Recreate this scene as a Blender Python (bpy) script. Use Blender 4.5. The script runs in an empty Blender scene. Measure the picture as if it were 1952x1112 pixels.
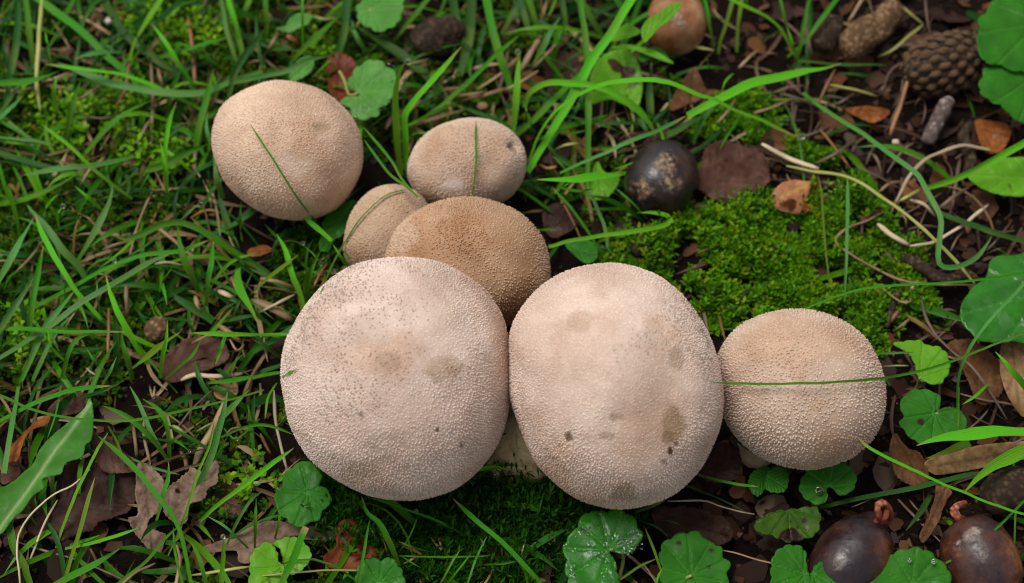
import bpy, bmesh, math, random
import numpy as np
from mathutils import Vector, Matrix
from mathutils.bvhtree import BVHTree
from mathutils.geometry import delaunay_2d_cdt
random.seed(11)
RNG = np.random.default_rng(11)
SC = bpy.context.scene
COL = SC.collection
# ------------------------------------------------------------------ camera, sky, sun, exposure
TILT = math.radians(32)
DIST, LENS = 0.465, 60.0
cam_d = bpy.data.cameras.new('camera'); cam = bpy.data.objects.new('camera', cam_d); COL.objects.link(cam)
cam_d.lens = LENS; cam_d.sensor_width = 36; cam_d.sensor_fit = 'HORIZONTAL'
cam_d.clip_start = 0.01; cam_d.clip_end = 200
CN = np.array([0, -math.sin(TILT), math.cos(TILT)])      # towards the camera
CU = np.array([0, math.cos(TILT), math.sin(TILT)])
CR = np.array([1.0, 0, 0])
P0 = np.array([0, 0, 0.020])
CAM = P0 + CN * DIST
cam.location = CAM; cam.rotation_euler = (TILT, 0, 0)
cam_d.dof.use_dof = True; cam_d.dof.focus_distance = 0.440; cam_d.dof.aperture_fstop = 11.0
SC.camera = cam
world = bpy.data.worlds.new('World'); SC.world = world; world.use_nodes = True
wn = world.node_tree; bg = wn.nodes['Background']
sky = wn.nodes.new('ShaderNodeTexSky'); sky.sky_type = 'NISHITA'; sky.sun_disc = False
SUN_EL, SUN_AZ = math.radians(70), math.radians(-65)       # azimuth from +Y (away), negative is towards -X
sky.sun_elevation = SUN_EL; sky.sun_rotation = SUN_AZ
sky.dust_density = 3.0; sky.air_density = 1.0; sky.ozone_density = 1.0
hs = wn.nodes.new('ShaderNodeHueSaturation'); hs.inputs['Saturation'].default_value = 0.10
wn.links.new(sky.outputs[0], hs.inputs['Color']); wn.links.new(hs.outputs[0], bg.inputs['Color'])
bg.inputs['Strength'].default_value = 0.075
sun_d = bpy.data.lights.new('sun', 'SUN'); sun = bpy.data.objects.new('sun', sun_d); COL.objects.link(sun)
sun_d.energy = 1.5; sun_d.angle = math.radians(30); sun_d.color = (1.0, 0.95, 0.88)
sd = Vector((math.sin(SUN_AZ) * math.cos(SUN_EL), math.cos(SUN_AZ) * math.cos(SUN_EL), math.sin(SUN_EL)))
sun.rotation_euler = sd.to_track_quat('Z', 'Y').to_euler()
SC.view_settings.view_transform = 'Standard'; SC.view_settings.look = 'None'
SC.view_settings.exposure = 0.82; SC.view_settings.gamma = 1.0
SC.render.engine = 'CYCLES'; SC.cycles.use_denoising = True; SC.cycles.pixel_filter_type = 'BLACKMAN_HARRIS'; SC.cycles.filter_width = 1.1
SC.cycles.max_bounces = 8; SC.cycles.transparent_max_bounces = 6; SC.cycles.caustics_reflective = False; SC.cycles.caustics_refractive = False

# ------------------------------------------------------------------ geometry helpers
PXS = 36.0 / LENS / 1952.0
def ray(px, py):
    return (px - 976) * PXS * CR - (py - 556) * PXS * CU - CN
def at(px, py, z=0.0):
    d = ray(px, py); t = (z - CAM[2]) / d[2]
    return CAM + d * t
def topx(P):
    v = np.asarray(P) - CAM; dep = -(v @ CN)
    return np.stack([976 + (v @ CR) / dep / PXS, 556 - (v @ CU) / dep / PXS], -1)
def depth(P): return -float((np.asarray(P) - CAM) @ CN)
REG = {k: v for k, v in dict(A=(0, 0, 2.926), B=(380, 0, 2.926), C=(760, 0, 2.926), D=(1160, 0, 3.7075), E=(1500, 0, 3.27), F=(0, 350, 2.926), G=(380, 340, 2.926),
       H=(760, 340, 2.926), I=(1160, 240, 3.7075), J=(1500, 240, 3.27), K=(0, 730, 2.91), L=(380, 730, 2.91), M=(760, 730, 2.91), N=(1060, 730, 2.91), O=(1452, 730, 2.91),
       P=(1500, 540, 3.27), X=(0, 0, 1.0)).items()}
def px(reg, pts):
    x0, y0, s = REG[reg]
    return [(x0 + p[0] / s, y0 + p[1] / s) for p in pts]

def _h(ix, iy, iz, seed):
    n = (ix.astype(np.int64) * 374761393 + iy.astype(np.int64) * 668265263 + iz.astype(np.int64) * 2147483647 + seed * 974711) & 0xffffffff
    n = ((n ^ (n >> 13)) * 1274126177) & 0xffffffff
    n = ((n ^ (n >> 16)) * 2246822519) & 0xffffffff
    return ((n ^ (n >> 15)) & 0xffff) / 32767.5 - 1.0
def noise(P, f, seed=0, oct=1):
    P = np.atleast_2d(np.asarray(P, float)); out = np.zeros(len(P)); amp = 1.0; tot = 0
    for o in range(oct):
        q = P * f * 2 ** o + 31.7 * (seed + o); i = np.floor(q); t = q - i; t = t * t * (3 - 2 * t)
        ix, iy, iz = i[:, 0], i[:, 1], i[:, 2]; v = 0
        for a in (0, 1):
            for b in (0, 1):
                for c in (0, 1):
                    w = (t[:, 0] if a else 1 - t[:, 0]) * (t[:, 1] if b else 1 - t[:, 1]) * (t[:, 2] if c else 1 - t[:, 2])
                    v = v + w * _h(ix + a, iy + b, iz + c, seed + o)
        out += amp * v; tot += amp; amp *= 0.5
    return out / tot
def sstep(a, b, x):
    t = np.clip((x - a) / (b - a), 0, 1); return t * t * (3 - 2 * t)
def catmull(pts, n, closed=False):
    p = np.asarray(pts, float); m = len(p)
    if closed: q = np.vstack([p[-1:], p, p[:2]]); segs = m
    else: q = np.vstack([2 * p[0] - p[1], p, 2 * p[-1] - p[-2]]); segs = m - 1
    L = np.linalg.norm(q[2:2 + segs] - q[1:1 + segs], axis=1); cs = np.r_[0, np.cumsum(L)]
    s = np.linspace(0, cs[-1], n, endpoint=not closed); k = np.clip(np.searchsorted(cs, s, 'right') - 1, 0, segs - 1)
    t = ((s - cs[k]) / np.maximum(L[k], 1e-12))[:, None]
    a, b, c, d = q[k], q[k + 1], q[k + 2], q[k + 3]
    return 0.5 * (2 * b + (c - a) * t + (2 * a - 5 * b + 4 * c - d) * t ** 2 + (3 * b - a - 3 * c + d) * t ** 3)

def mesh_obj(name, V, F, mat, parent=None, base=None, cols=None, attrs=None, uv=None, smooth=True, F4=None):
    """One mesh object from arrays. V in world space; the origin is put at base."""
    V = np.asarray(V, float)
    if base is None: base = V.mean(0) if parent is None else np.array(parent.location)
    me = bpy.data.meshes.new(name)
    F = np.asarray(F, np.int32).reshape(-1, 3) if F is not None else np.zeros((0, 3), np.int32)
    F4 = np.asarray(F4, np.int32).reshape(-1, 4) if F4 is not None else np.zeros((0, 4), np.int32)
    li = np.r_[F.ravel(), F4.ravel()]
    me.vertices.add(len(V)); me.vertices.foreach_set('co', (V - base).astype(np.float32).ravel())
    me.loops.add(len(li)); me.loops.foreach_set('vertex_index', li)
    st = np.r_[np.arange(len(F)) * 3, len(F) * 3 + np.arange(len(F4)) * 4].astype(np.int32)
    me.polygons.add(len(st)); me.polygons.foreach_set('loop_start', st)
    me.polygons.foreach_set('use_smooth', np.full(len(st), smooth))
    me.update(calc_edges=True)
    if cols is not None:
        a = me.color_attributes.new('col', 'FLOAT_COLOR', 'POINT')
        a.data.foreach_set('color', np.c_[np.clip(cols, 0, 1), np.ones(len(V))].astype(np.float32).ravel())
    for k, v in (attrs or {}).items():
        a = me.attributes.new(k, 'FLOAT', 'POINT'); a.data.foreach_set('value', np.asarray(v, np.float32))
    if uv is not None:
        u = me.uv_layers.new(name='uv'); u.data.foreach_set('uv', np.asarray(uv, np.float32)[li].ravel())
    me.materials.append(mat)
    o = bpy.data.objects.new(name, me); COL.objects.link(o)
    if parent is None: o.location = base
    else: o.parent = parent
    return o
def tag(o, label=None, cat=None, group=None, kind=None):
    if label: o['label'] = label
    if cat: o['category'] = cat
    if group: o['group'] = group
    if kind: o['kind'] = kind
    return o
def empty(name, loc, label, cat, group=None):
    o = bpy.data.objects.new(name, None); COL.objects.link(o); o.location = Vector(loc); o.empty_display_size = 0.005
    return tag(o, label, cat, group)
def frames(P):
    T = np.gradient(P, axis=0); T /= np.linalg.norm(T, axis=1)[:, None] + 1e-12
    return T
def limb_arrays(P, rad, sides=7, flat=1.0, rough=0, seed=0, cap=True):
    """A tapered tube along P."""
    P = np.asarray(P, float); n = len(P); rad = np.broadcast_to(np.asarray(rad, float), (n,))
    T = frames(P); ref = np.array([0.13, 0.21, 0.97]); A = np.cross(T, ref); A /= np.linalg.norm(A, axis=1)[:, None] + 1e-9
    B = np.cross(A, T); th = np.arange(sides) / sides * 2 * np.pi
    V = P[:, None] + rad[:, None, None] * (A[:, None] * np.cos(th)[None, :, None] + flat * B[:, None] * np.sin(th)[None, :, None])
    V = V.reshape(-1, 3)
    if rough: V = V + (noise(V, 260, seed, 2) * rough * np.repeat(rad, sides))[:, None] * (V - np.repeat(P, sides, 0)) / np.repeat(rad, sides)[:, None]
    i = np.arange(n - 1)[:, None] * sides; j = np.arange(sides)[None]; j2 = (j + 1) % sides
    F4 = np.stack([i + j, i + j2, i + sides + j2, i + sides + j], -1).reshape(-1, 4)
    V = np.vstack([V, P[0] - T[0] * rad[0] * .3, P[-1] + T[-1] * rad[-1] * .3]); k = np.arange(sides); k2 = (k + 1) % sides
    F = np.vstack([np.stack([k2, k, np.full(sides, n * sides)], -1), np.stack([(n - 1) * sides + k, (n - 1) * sides + k2, np.full(sides, n * sides + 1)], -1)])
    return V, F, F4
def ico(sub):
    bm = bmesh.new(); bmesh.ops.create_icosphere(bm, subdivisions=sub, radius=1.0)
    V = np.array([v.co[:] for v in bm.verts]); F = np.array([[v.index for v in f.verts] for f in bm.faces]); bm.free()
    return V, F

# ------------------------------------------------------------------ materials
class NT:
    def __init__(s, name):
        s.m = bpy.data.materials.new(name); s.m.use_nodes = True; s.t = s.m.node_tree
        s.b = s.t.nodes['Principled BSDF']; s.out = s.t.nodes['Material Output']
    def n(s, typ, **k):
        x = s.t.nodes.new(typ)
        for a, v in k.items(): setattr(x, a, v)
        return x
    def l(s, a, b): s.t.links.new(a, b)
    def attr(s, name, out='Color'): return s.n('ShaderNodeAttribute', attribute_name=name).outputs[out]
    def noise(s, scale, detail=3, rough=.55, coord=None):
        x = s.n('ShaderNodeTexNoise'); x.inputs['Scale'].default_value = scale; x.inputs['Detail'].default_value = detail; x.inputs['Roughness'].default_value = rough
        s.l(coord if coord is not None else s.n('ShaderNodeTexCoord').outputs['Object'], x.inputs['Vector']); return x.outputs['Fac']
    def ramp(s, f, *st):
        r = s.n('ShaderNodeValToRGB'); e = r.color_ramp.elements
        while len(e) < len(st): e.new(0.5)
        for k, (p, c) in enumerate(st): e[k].position = p; e[k].color = (*c, 1) if len(c) == 3 else c
        s.l(f, r.inputs[0]); return r.outputs[0]
    def mix(s, f, a, b, typ='MIX'):
        x = s.n('ShaderNodeMix', data_type='RGBA', blend_type=typ)
        for i, v in ((0, f), (6, a), (7, b)):
            if isinstance(v, (int, float)): x.inputs[i].default_value = v
            elif isinstance(v, tuple): x.inputs[i].default_value = (*v, 1)
            else: s.l(v, x.inputs[i])
        return x.outputs[2]
    def math(s, op, a, b=None):
        x = s.n('ShaderNodeMath', operation=op)
        for i, v in ((0, a), (1, b)):
            if v is None: continue
            if isinstance(v, (int, float)): x.inputs[i].default_value = v
            else: s.l(v, x.inputs[i])
        return x.outputs[0]
    def bump(s, h, strength, dist):
        x = s.n('ShaderNodeBump'); x.inputs['Strength'].default_value = strength; x.inputs['Distance'].default_value = dist
        s.l(h, x.inputs['Height']); s.l(x.outputs[0], s.b.inputs['Normal']); return x.outputs[0]
    def base(s, c):
        if isinstance(c, tuple): s.b.inputs['Base Color'].default_value = (*c, 1)
        else: s.l(c, s.b.inputs['Base Color'])
    def set(s, **k):
        for a, v in k.items():
            i = s.b.inputs[a.replace('_', ' ')]
            if isinstance(v, (int, float)): i.default_value = v
            else: s.l(v, i)
    def translucent(s, col, fac, normal=None):
        t = s.n('ShaderNodeBsdfTranslucent'); mx = s.n('ShaderNodeMixShader'); mx.inputs[0].default_value = fac
        if isinstance(col, tuple): t.inputs[0].default_value = (*col, 1)
        else: s.l(col, t.inputs[0])
        if normal is not None: s.l(normal, t.inputs['Normal'])
        s.l(s.b.outputs[0], mx.inputs[1]); s.l(t.outputs[0], mx.inputs[2]); s.l(mx.outputs[0], s.out.inputs[0])
M = {}
def grass_mat(name, c_tip, c_mid, c_base, spec=.14):
    k = NT(name)
    v = k.attr('along', 'Fac'); u = k.attr('across', 'Fac')
    rnd = k.n('ShaderNodeObjectInfo').outputs['Random']
    c = k.ramp(v, (0.0, c_tip), (0.12, c_mid), (0.7, c_mid), (1.0, c_base))
    n = k.noise(260, 3); n2 = k.noise(60, 2)
    hsv = k.n('ShaderNodeHueSaturation'); k.l(c, hsv.inputs['Color'])
    k.l(k.math('ADD', k.math('MULTIPLY', rnd, 0.035), 0.485), hsv.inputs['Hue'])
    k.l(k.math('ADD', k.math('MULTIPLY', rnd, 0.5), 0.72), hsv.inputs['Value'])
    c = k.mix(k.ramp(n2, (.52, (0, 0, 0)), (.75, (.55, .55, .55))), hsv.outputs[0], (0.16, 0.20, 0.03))
    tipm = k.math('MULTIPLY', k.math('GREATER_THAN', rnd, .66), k.ramp(k.math('ADD', v, k.math('MULTIPLY', n, .06)), (.05, (1,) * 3), (.13, (0,) * 3)))
    c = k.mix(tipm, c, (0.33, 0.21, 0.08))
    stripe = k.math('SINE', k.math('MULTIPLY', u, 38.0))
    c = k.mix(k.math('MULTIPLY', k.math('ADD', stripe, 1.0), 0.10), c, (0.20, 0.42, 0.06), 'MIX')
    k.base(c); k.set(Roughness=k.math('ADD', k.math('MULTIPLY', n, .4), .26), Specular_IOR_Level=spec)
    nb = k.bump(k.math('ADD', k.math('MULTIPLY', stripe, .5), n), .35, .0002)
    k.translucent(c, .28, nb); M[name] = k.m
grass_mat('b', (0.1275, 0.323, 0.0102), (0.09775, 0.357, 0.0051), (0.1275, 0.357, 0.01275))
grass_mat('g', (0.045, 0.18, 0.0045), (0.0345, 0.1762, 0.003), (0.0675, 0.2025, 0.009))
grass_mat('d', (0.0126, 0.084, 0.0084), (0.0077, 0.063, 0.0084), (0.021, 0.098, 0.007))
grass_mat('p', (0.12, 0.24, 0.08), (0.056, 0.2, 0.036), (0.056, 0.192, 0.016), .3)
grass_mat('t', (0.3825, 0.306, 0.17), (0.06375, 0.238, 0.0051), (0.0765, 0.238, 0.01275))     # tan tip
grass_mat('olive', (0.238, 0.1105, 0.0102), (0.102, 0.1615, 0.0051), (0.0595, 0.1615, 0.00765))
def dry_mat(name, c1, c2, c3):
    k = NT(name); n = k.noise(90, 4); f = k.noise(700, 3)
    c = k.ramp(n, (.3, c1), (.5, c2), (.72, c3)); c = k.mix(k.math('MULTIPLY', f, .5), c, c1)
    rnd = k.n('ShaderNodeObjectInfo').outputs['Random']
    hsv = k.n('ShaderNodeHueSaturation'); k.l(c, hsv.inputs['Color']); k.l(k.math('ADD', k.math('MULTIPLY', rnd, 0.6), 0.65), hsv.inputs['Value'])
    k.base(hsv.outputs[0]); k.set(Roughness=.55); k.bump(f, .5, .0003); M[name] = k.m
dry_mat('y', (0.12, 0.065, 0.025), (0.27, 0.17, 0.08), (0.40, 0.28, 0.16))
dry_mat('c', (0.30, 0.22, 0.12), (0.50, 0.40, 0.26), (0.60, 0.52, 0.38))
dry_mat('o', (0.12, 0.045, 0.012), (0.22, 0.09, 0.02), (0.28, 0.14, 0.04))
dry_mat('r', (0.05, 0.028, 0.016), (0.12, 0.07, 0.045), (0.22, 0.15, 0.105))
dry_mat('yg', (0.20, 0.20, 0.04), (0.26, 0.28, 0.06), (0.36, 0.34, 0.12))
def leaf_mat(name, c, c2, vein, spots=(0.05, 0.02, 0.01), spot_at=.70, gloss=.35, trans=.2, noise_s=120, spec=.22, vb=-1.0, dead=False, vm=.6):
    k = NT(name); v = k.attr('vein', 'Fac'); n = k.noise(noise_s, 4); f = k.noise(900, 3); w = k.noise(170, 3)
    col = k.ramp(n, (.35, c), (.65, c2)); col = k.mix(k.math('MULTIPLY', v, vm), col, vein)
    s = k.noise(95, 2, .5); col = k.mix(k.ramp(s, (spot_at, (0, 0, 0)), (spot_at + .04, (1, 1, 1))), col, spots)
    col = k.mix(k.math('MULTIPLY', f, .35), col, k.mix(.5, col, (0, 0, 0)))
    col = k.mix(k.attr('spot', 'Fac'), col, (0.022, 0.010, 0.008))
    if dead:
        d1 = k.noise(330, 5, .7); col = k.mix(k.ramp(d1, (.42, (0,) * 3), (.60, (.75,) * 3)), col, k.mix(1.0, col, (.45, .36, .32), 'MULTIPLY'))
    k.base(col); k.set(Roughness=k.ramp(w, (.42, (gloss + .25,) * 3), (.62, (max(gloss - .12, .08),) * 3)), Specular_IOR_Level=spec)
    nb = k.bump(k.math('ADD', k.math('MULTIPLY', v, vb), k.math('ADD', k.math('MULTIPLY', n, .5), k.math('MULTIPLY', f, .25))), .5, .0006)
    if trans: k.translucent(col, trans, nb)
    M[name] = k.m
leaf_mat('ivy', (0.01716, 0.1209, 0.00468), (0.03276, 0.1833, 0.00936), (0.0468, 0.2106, 0.0195), gloss=.42, spec=.16)
leaf_mat('ivy_pale', (0.063, 0.225, 0.027), (0.0945, 0.288, 0.045), (0.126, 0.315, 0.072), gloss=.45, spec=.18)
leaf_mat('ivy_lime', (0.08075, 0.272, 0.0051), (0.119, 0.34, 0.0102), (0.153, 0.3655, 0.02975), spot_at=.66, gloss=.42, spec=.16)
leaf_mat('ivy_dark', (0.020, 0.075, 0.003), (0.055, 0.12, 0.004), (0.04, 0.12, 0.012), spot_at=.58, spots=(0.018, 0.007, 0.004), spec=.15)
leaf_mat('wet', (0.012, 0.12, 0.00375), (0.0255, 0.1837, 0.0075), (0.045, 0.2175, 0.0225), gloss=.22, spec=.38)
leaf_mat('dandelion', (0.034, 0.1445, 0.01105), (0.0527, 0.204, 0.0204), (0.238, 0.374, 0.136), gloss=.5, spec=.15, vm=.95)
DEAD = dict(vb=-.35, spec=.09, dead=True)
leaf_mat('purple', (0.065, 0.029, 0.019), (0.115, 0.055, 0.038), (0.05, 0.023, 0.016), gloss=.5, trans=.05, spots=(0.03, .013, .009), **DEAD)
leaf_mat('greytan', (0.19, 0.125, 0.085), (0.28, 0.195, 0.14), (0.13, 0.085, 0.055), gloss=.6, trans=.08, spots=(0.08, .045, .03), **DEAD)
leaf_mat('darkleaf', (0.030, 0.014, 0.010), (0.062, 0.031, 0.023), (0.024, 0.011, 0.008), gloss=.5, trans=.04, spots=(0.012, .006, .005), **DEAD)
leaf_mat('redleaf', (0.105, 0.020, 0.005), (0.175, 0.042, 0.010), (0.07, 0.016, 0.005), gloss=.45, trans=.06, **DEAD)
leaf_mat('orangeleaf', (0.19, 0.055, 0.010), (0.33, 0.12, 0.030), (0.10, 0.028, 0.008), gloss=.4, trans=.1, **DEAD)
leaf_mat('pinktan', (0.40, 0.17, 0.07), (0.55, 0.25, 0.14), (0.30, 0.28, 0.05), gloss=.45, trans=.1, spots=(0.10, .035, .012), spot_at=.6, **DEAD)
leaf_mat('brownleaf', (0.090, 0.038, 0.014), (0.165, 0.080, 0.034), (0.06, 0.026, 0.010), gloss=.5, trans=.06, **DEAD)
leaf_mat('tanleaf', (0.20, 0.115, 0.045), (0.36, 0.235, 0.115), (0.10, 0.055, 0.02), gloss=.5, trans=.1, **DEAD)
def puff_mat():
    k = NT('puffball_skin'); c = k.attr('col'); f = k.noise(1500, 3); n = k.noise(260, 4)
    c = k.mix(k.ramp(n, (.38, (.0,) * 3), (.7, (.30,) * 3)), c, k.mix(1.0, c, (0.70, 0.60, 0.52), 'MULTIPLY'))
    c = k.mix(k.ramp(f, (.40, (.30,) * 3), (.6, (0,) * 3)), c, k.mix(1.0, c, (0.72, 0.62, 0.54), 'MULTIPLY'))
    k.base(c); k.set(Roughness=.72, Specular_IOR_Level=.3, Subsurface_Weight=.12, Subsurface_Scale=.002)
    k.bump(f, .5, .0003); M['puff'] = k.m
    k = NT('puffball_spine'); c = k.attr('col'); k.base(c); k.set(Roughness=.42, Specular_IOR_Level=.5); M['spine'] = k.m
    k = NT('puffball_stem'); n = k.noise(140, 5); f = k.noise(500, 3)
    k.base(k.ramp(n, (.3, (0.26, 0.17, 0.075)), (.5, (0.46, 0.35, 0.19)), (.7, (0.56, 0.45, 0.28)))); k.set(Roughness=.7); k.bump(k.math('ADD', n, f), .5, .0012); M['stem'] = k.m
puff_mat()
def vc_mat(name, rough=.6, trans=0, spec=.4):
    k = NT(name); c = k.attr('col'); k.base(c); k.set(Roughness=rough, Specular_IOR_Level=spec)
    if trans: k.translucent(c, trans)
    M[name] = k.m
vc_mat('moss', .5, .3, .12); vc_mat('chips', .6, 0, .14); vc_mat('fillgrass', .4, .28, .14)
def acorn_mat(name, c1, c2, c3, scuff, sa):
    k = NT(name); tc = k.n('ShaderNodeTexCoord').outputs['Object']
    n = k.noise(70, 6, .65); s = k.noise(75, 4, .6); f = k.noise(900, 2)
    c = k.ramp(n, (.38, c1), (.50, c2), (.66, c3)); sf = k.math('ADD', k.math('MULTIPLY', s, .35), k.math('MULTIPLY', k.attr('scuff', 'Fac'), k.ramp(k.noise(420, 6, .75), (.36, (0,) * 3), (.66, (1,) * 3))))
    c = k.mix(k.ramp(sf, (sa, (0,) * 3), (sa + .42, (1,) * 3)), c, k.mix(f, scuff, (0.10, 0.06, 0.035)))
    k.base(c); k.set(Roughness=k.mix(k.ramp(sf, (sa, (0,) * 3), (sa + .42, (1,) * 3)), k.ramp(k.noise(240, 4, .7), (.4, (.24,) * 3), (.62, (.62,) * 3)), (.75, .75, .75)), Specular_IOR_Level=.5)
    k.bump(k.math('ADD', n, k.math('MULTIPLY', f, .3)), .35, .0007); M[name] = k.m
acorn_mat('acorn_dark', (0.008, 0.006, 0.009), (0.018, 0.009, 0.008), (0.065, 0.020, 0.005), (0.42, 0.27, 0.14), .34)
acorn_mat('acorn_red', (0.010, 0.005, 0.008), (0.028, 0.009, 0.008), (0.15, 0.042, 0.006), (0.20, 0.15, 0.14), .36)
acorn_mat('acorn_mottled', (0.022, 0.008, 0.008), (0.075, 0.026, 0.013), (0.27, 0.11, 0.03), (0.33, 0.27, 0.24), .34)
acorn_mat('acorn_tan', (0.16, 0.055, 0.018), (0.26, 0.12, 0.05), (0.42, 0.26, 0.15), (0.55, 0.42, 0.32), .34)
def husk_mat(name, c1, c2, c3):
    k = NT(name); n = k.noise(160, 4); vo = k.n('ShaderNodeTexVoronoi'); vo.inputs['Scale'].default_value = 700
    k.l(k.n('ShaderNodeTexCoord').outputs['Object'], vo.inputs['Vector'])
    k.base(k.mix(k.ramp(vo.outputs['Distance'], (.25, (0,) * 3), (.6, (.9,) * 3)), k.ramp(n, (.3, c1), (.5, c2), (.7, c3)), c1))
    k.set(Roughness=.8, Specular_IOR_Level=.15); k.bump(vo.outputs['Distance'], -.9, .001); M[name] = k.m
husk_mat('husk', (0.06, 0.032, 0.014), (0.19, 0.115, 0.058), (0.28, 0.19, 0.11))
husk_mat('husk_dark', (0.018, 0.011, 0.007), (0.055, 0.034, 0.020), (0.105, 0.072, 0.048))
husk_mat('cone', (0.04, 0.022, 0.012), (0.15, 0.09, 0.048), (0.26, 0.175, 0.10))
husk_mat('sprout', (0.14, 0.035, 0.02), (0.30, 0.085, 0.05), (0.46, 0.26, 0.15))
husk_mat('bark', (0.06, 0.045, 0.04), (0.16, 0.12, 0.11), (0.34, 0.29, 0.27))
k = NT('water'); k.base((1, 1, 1)); k.set(Roughness=0.0, Transmission_Weight=1.0, IOR=1.33); M['water'] = k.m
k = NT('soil'); n = k.noise(70, 6, .65); f = k.noise(600, 4, .7)
k.base(k.mix(f, k.ramp(n, (.3, (0.006, 0.0035, 0.0025)), (.5, (0.013, 0.0075, 0.005)), (.7, (0.026, 0.015, 0.009))), (0.006, 0.0035, 0.0025)))
k.set(Roughness=.9, Specular_IOR_Level=.08); k.bump(k.math('ADD', n, f), 1.0, .003); M['soil'] = k.m

# ------------------------------------------------------------------ ground
def ground_z(P):
    P = np.atleast_2d(P); Q = np.c_[P[:, :2], np.zeros(len(P))]
    return 0.0035 * noise(Q, 22, 3, 2) + 0.0012 * noise(Q, 120, 5, 2) - 0.0015
def build_ground():
    def axis(half, fine, n1, n2):
        a = np.linspace(-fine, fine, n1); b = fine + (half - fine) * (np.linspace(0, 1, n2 + 1)[1:] ** 2.2)
        return np.r_[-b[::-1], a, b]
    xs = axis(3.0, .24, 300, 30); ys = axis(3.0, .2, 260, 30)
    X, Y = np.meshgrid(xs, ys); V = np.c_[X.ravel(), Y.ravel(), np.zeros(X.size)]; V[:, 2] = ground_z(V)
    nx = len(xs); i = (np.arange(len(ys) - 1)[:, None] * nx + np.arange(nx - 1)[None]).ravel()
    o = mesh_obj('ground', V, None, M['soil'], base=np.zeros(3), F4=np.stack([i, i + 1, i + nx + 1, i + nx], -1))
    tag(o, 'dark damp soil under the grass, moss and leaf litter', 'ground', kind='structure')
build_ground()

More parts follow.
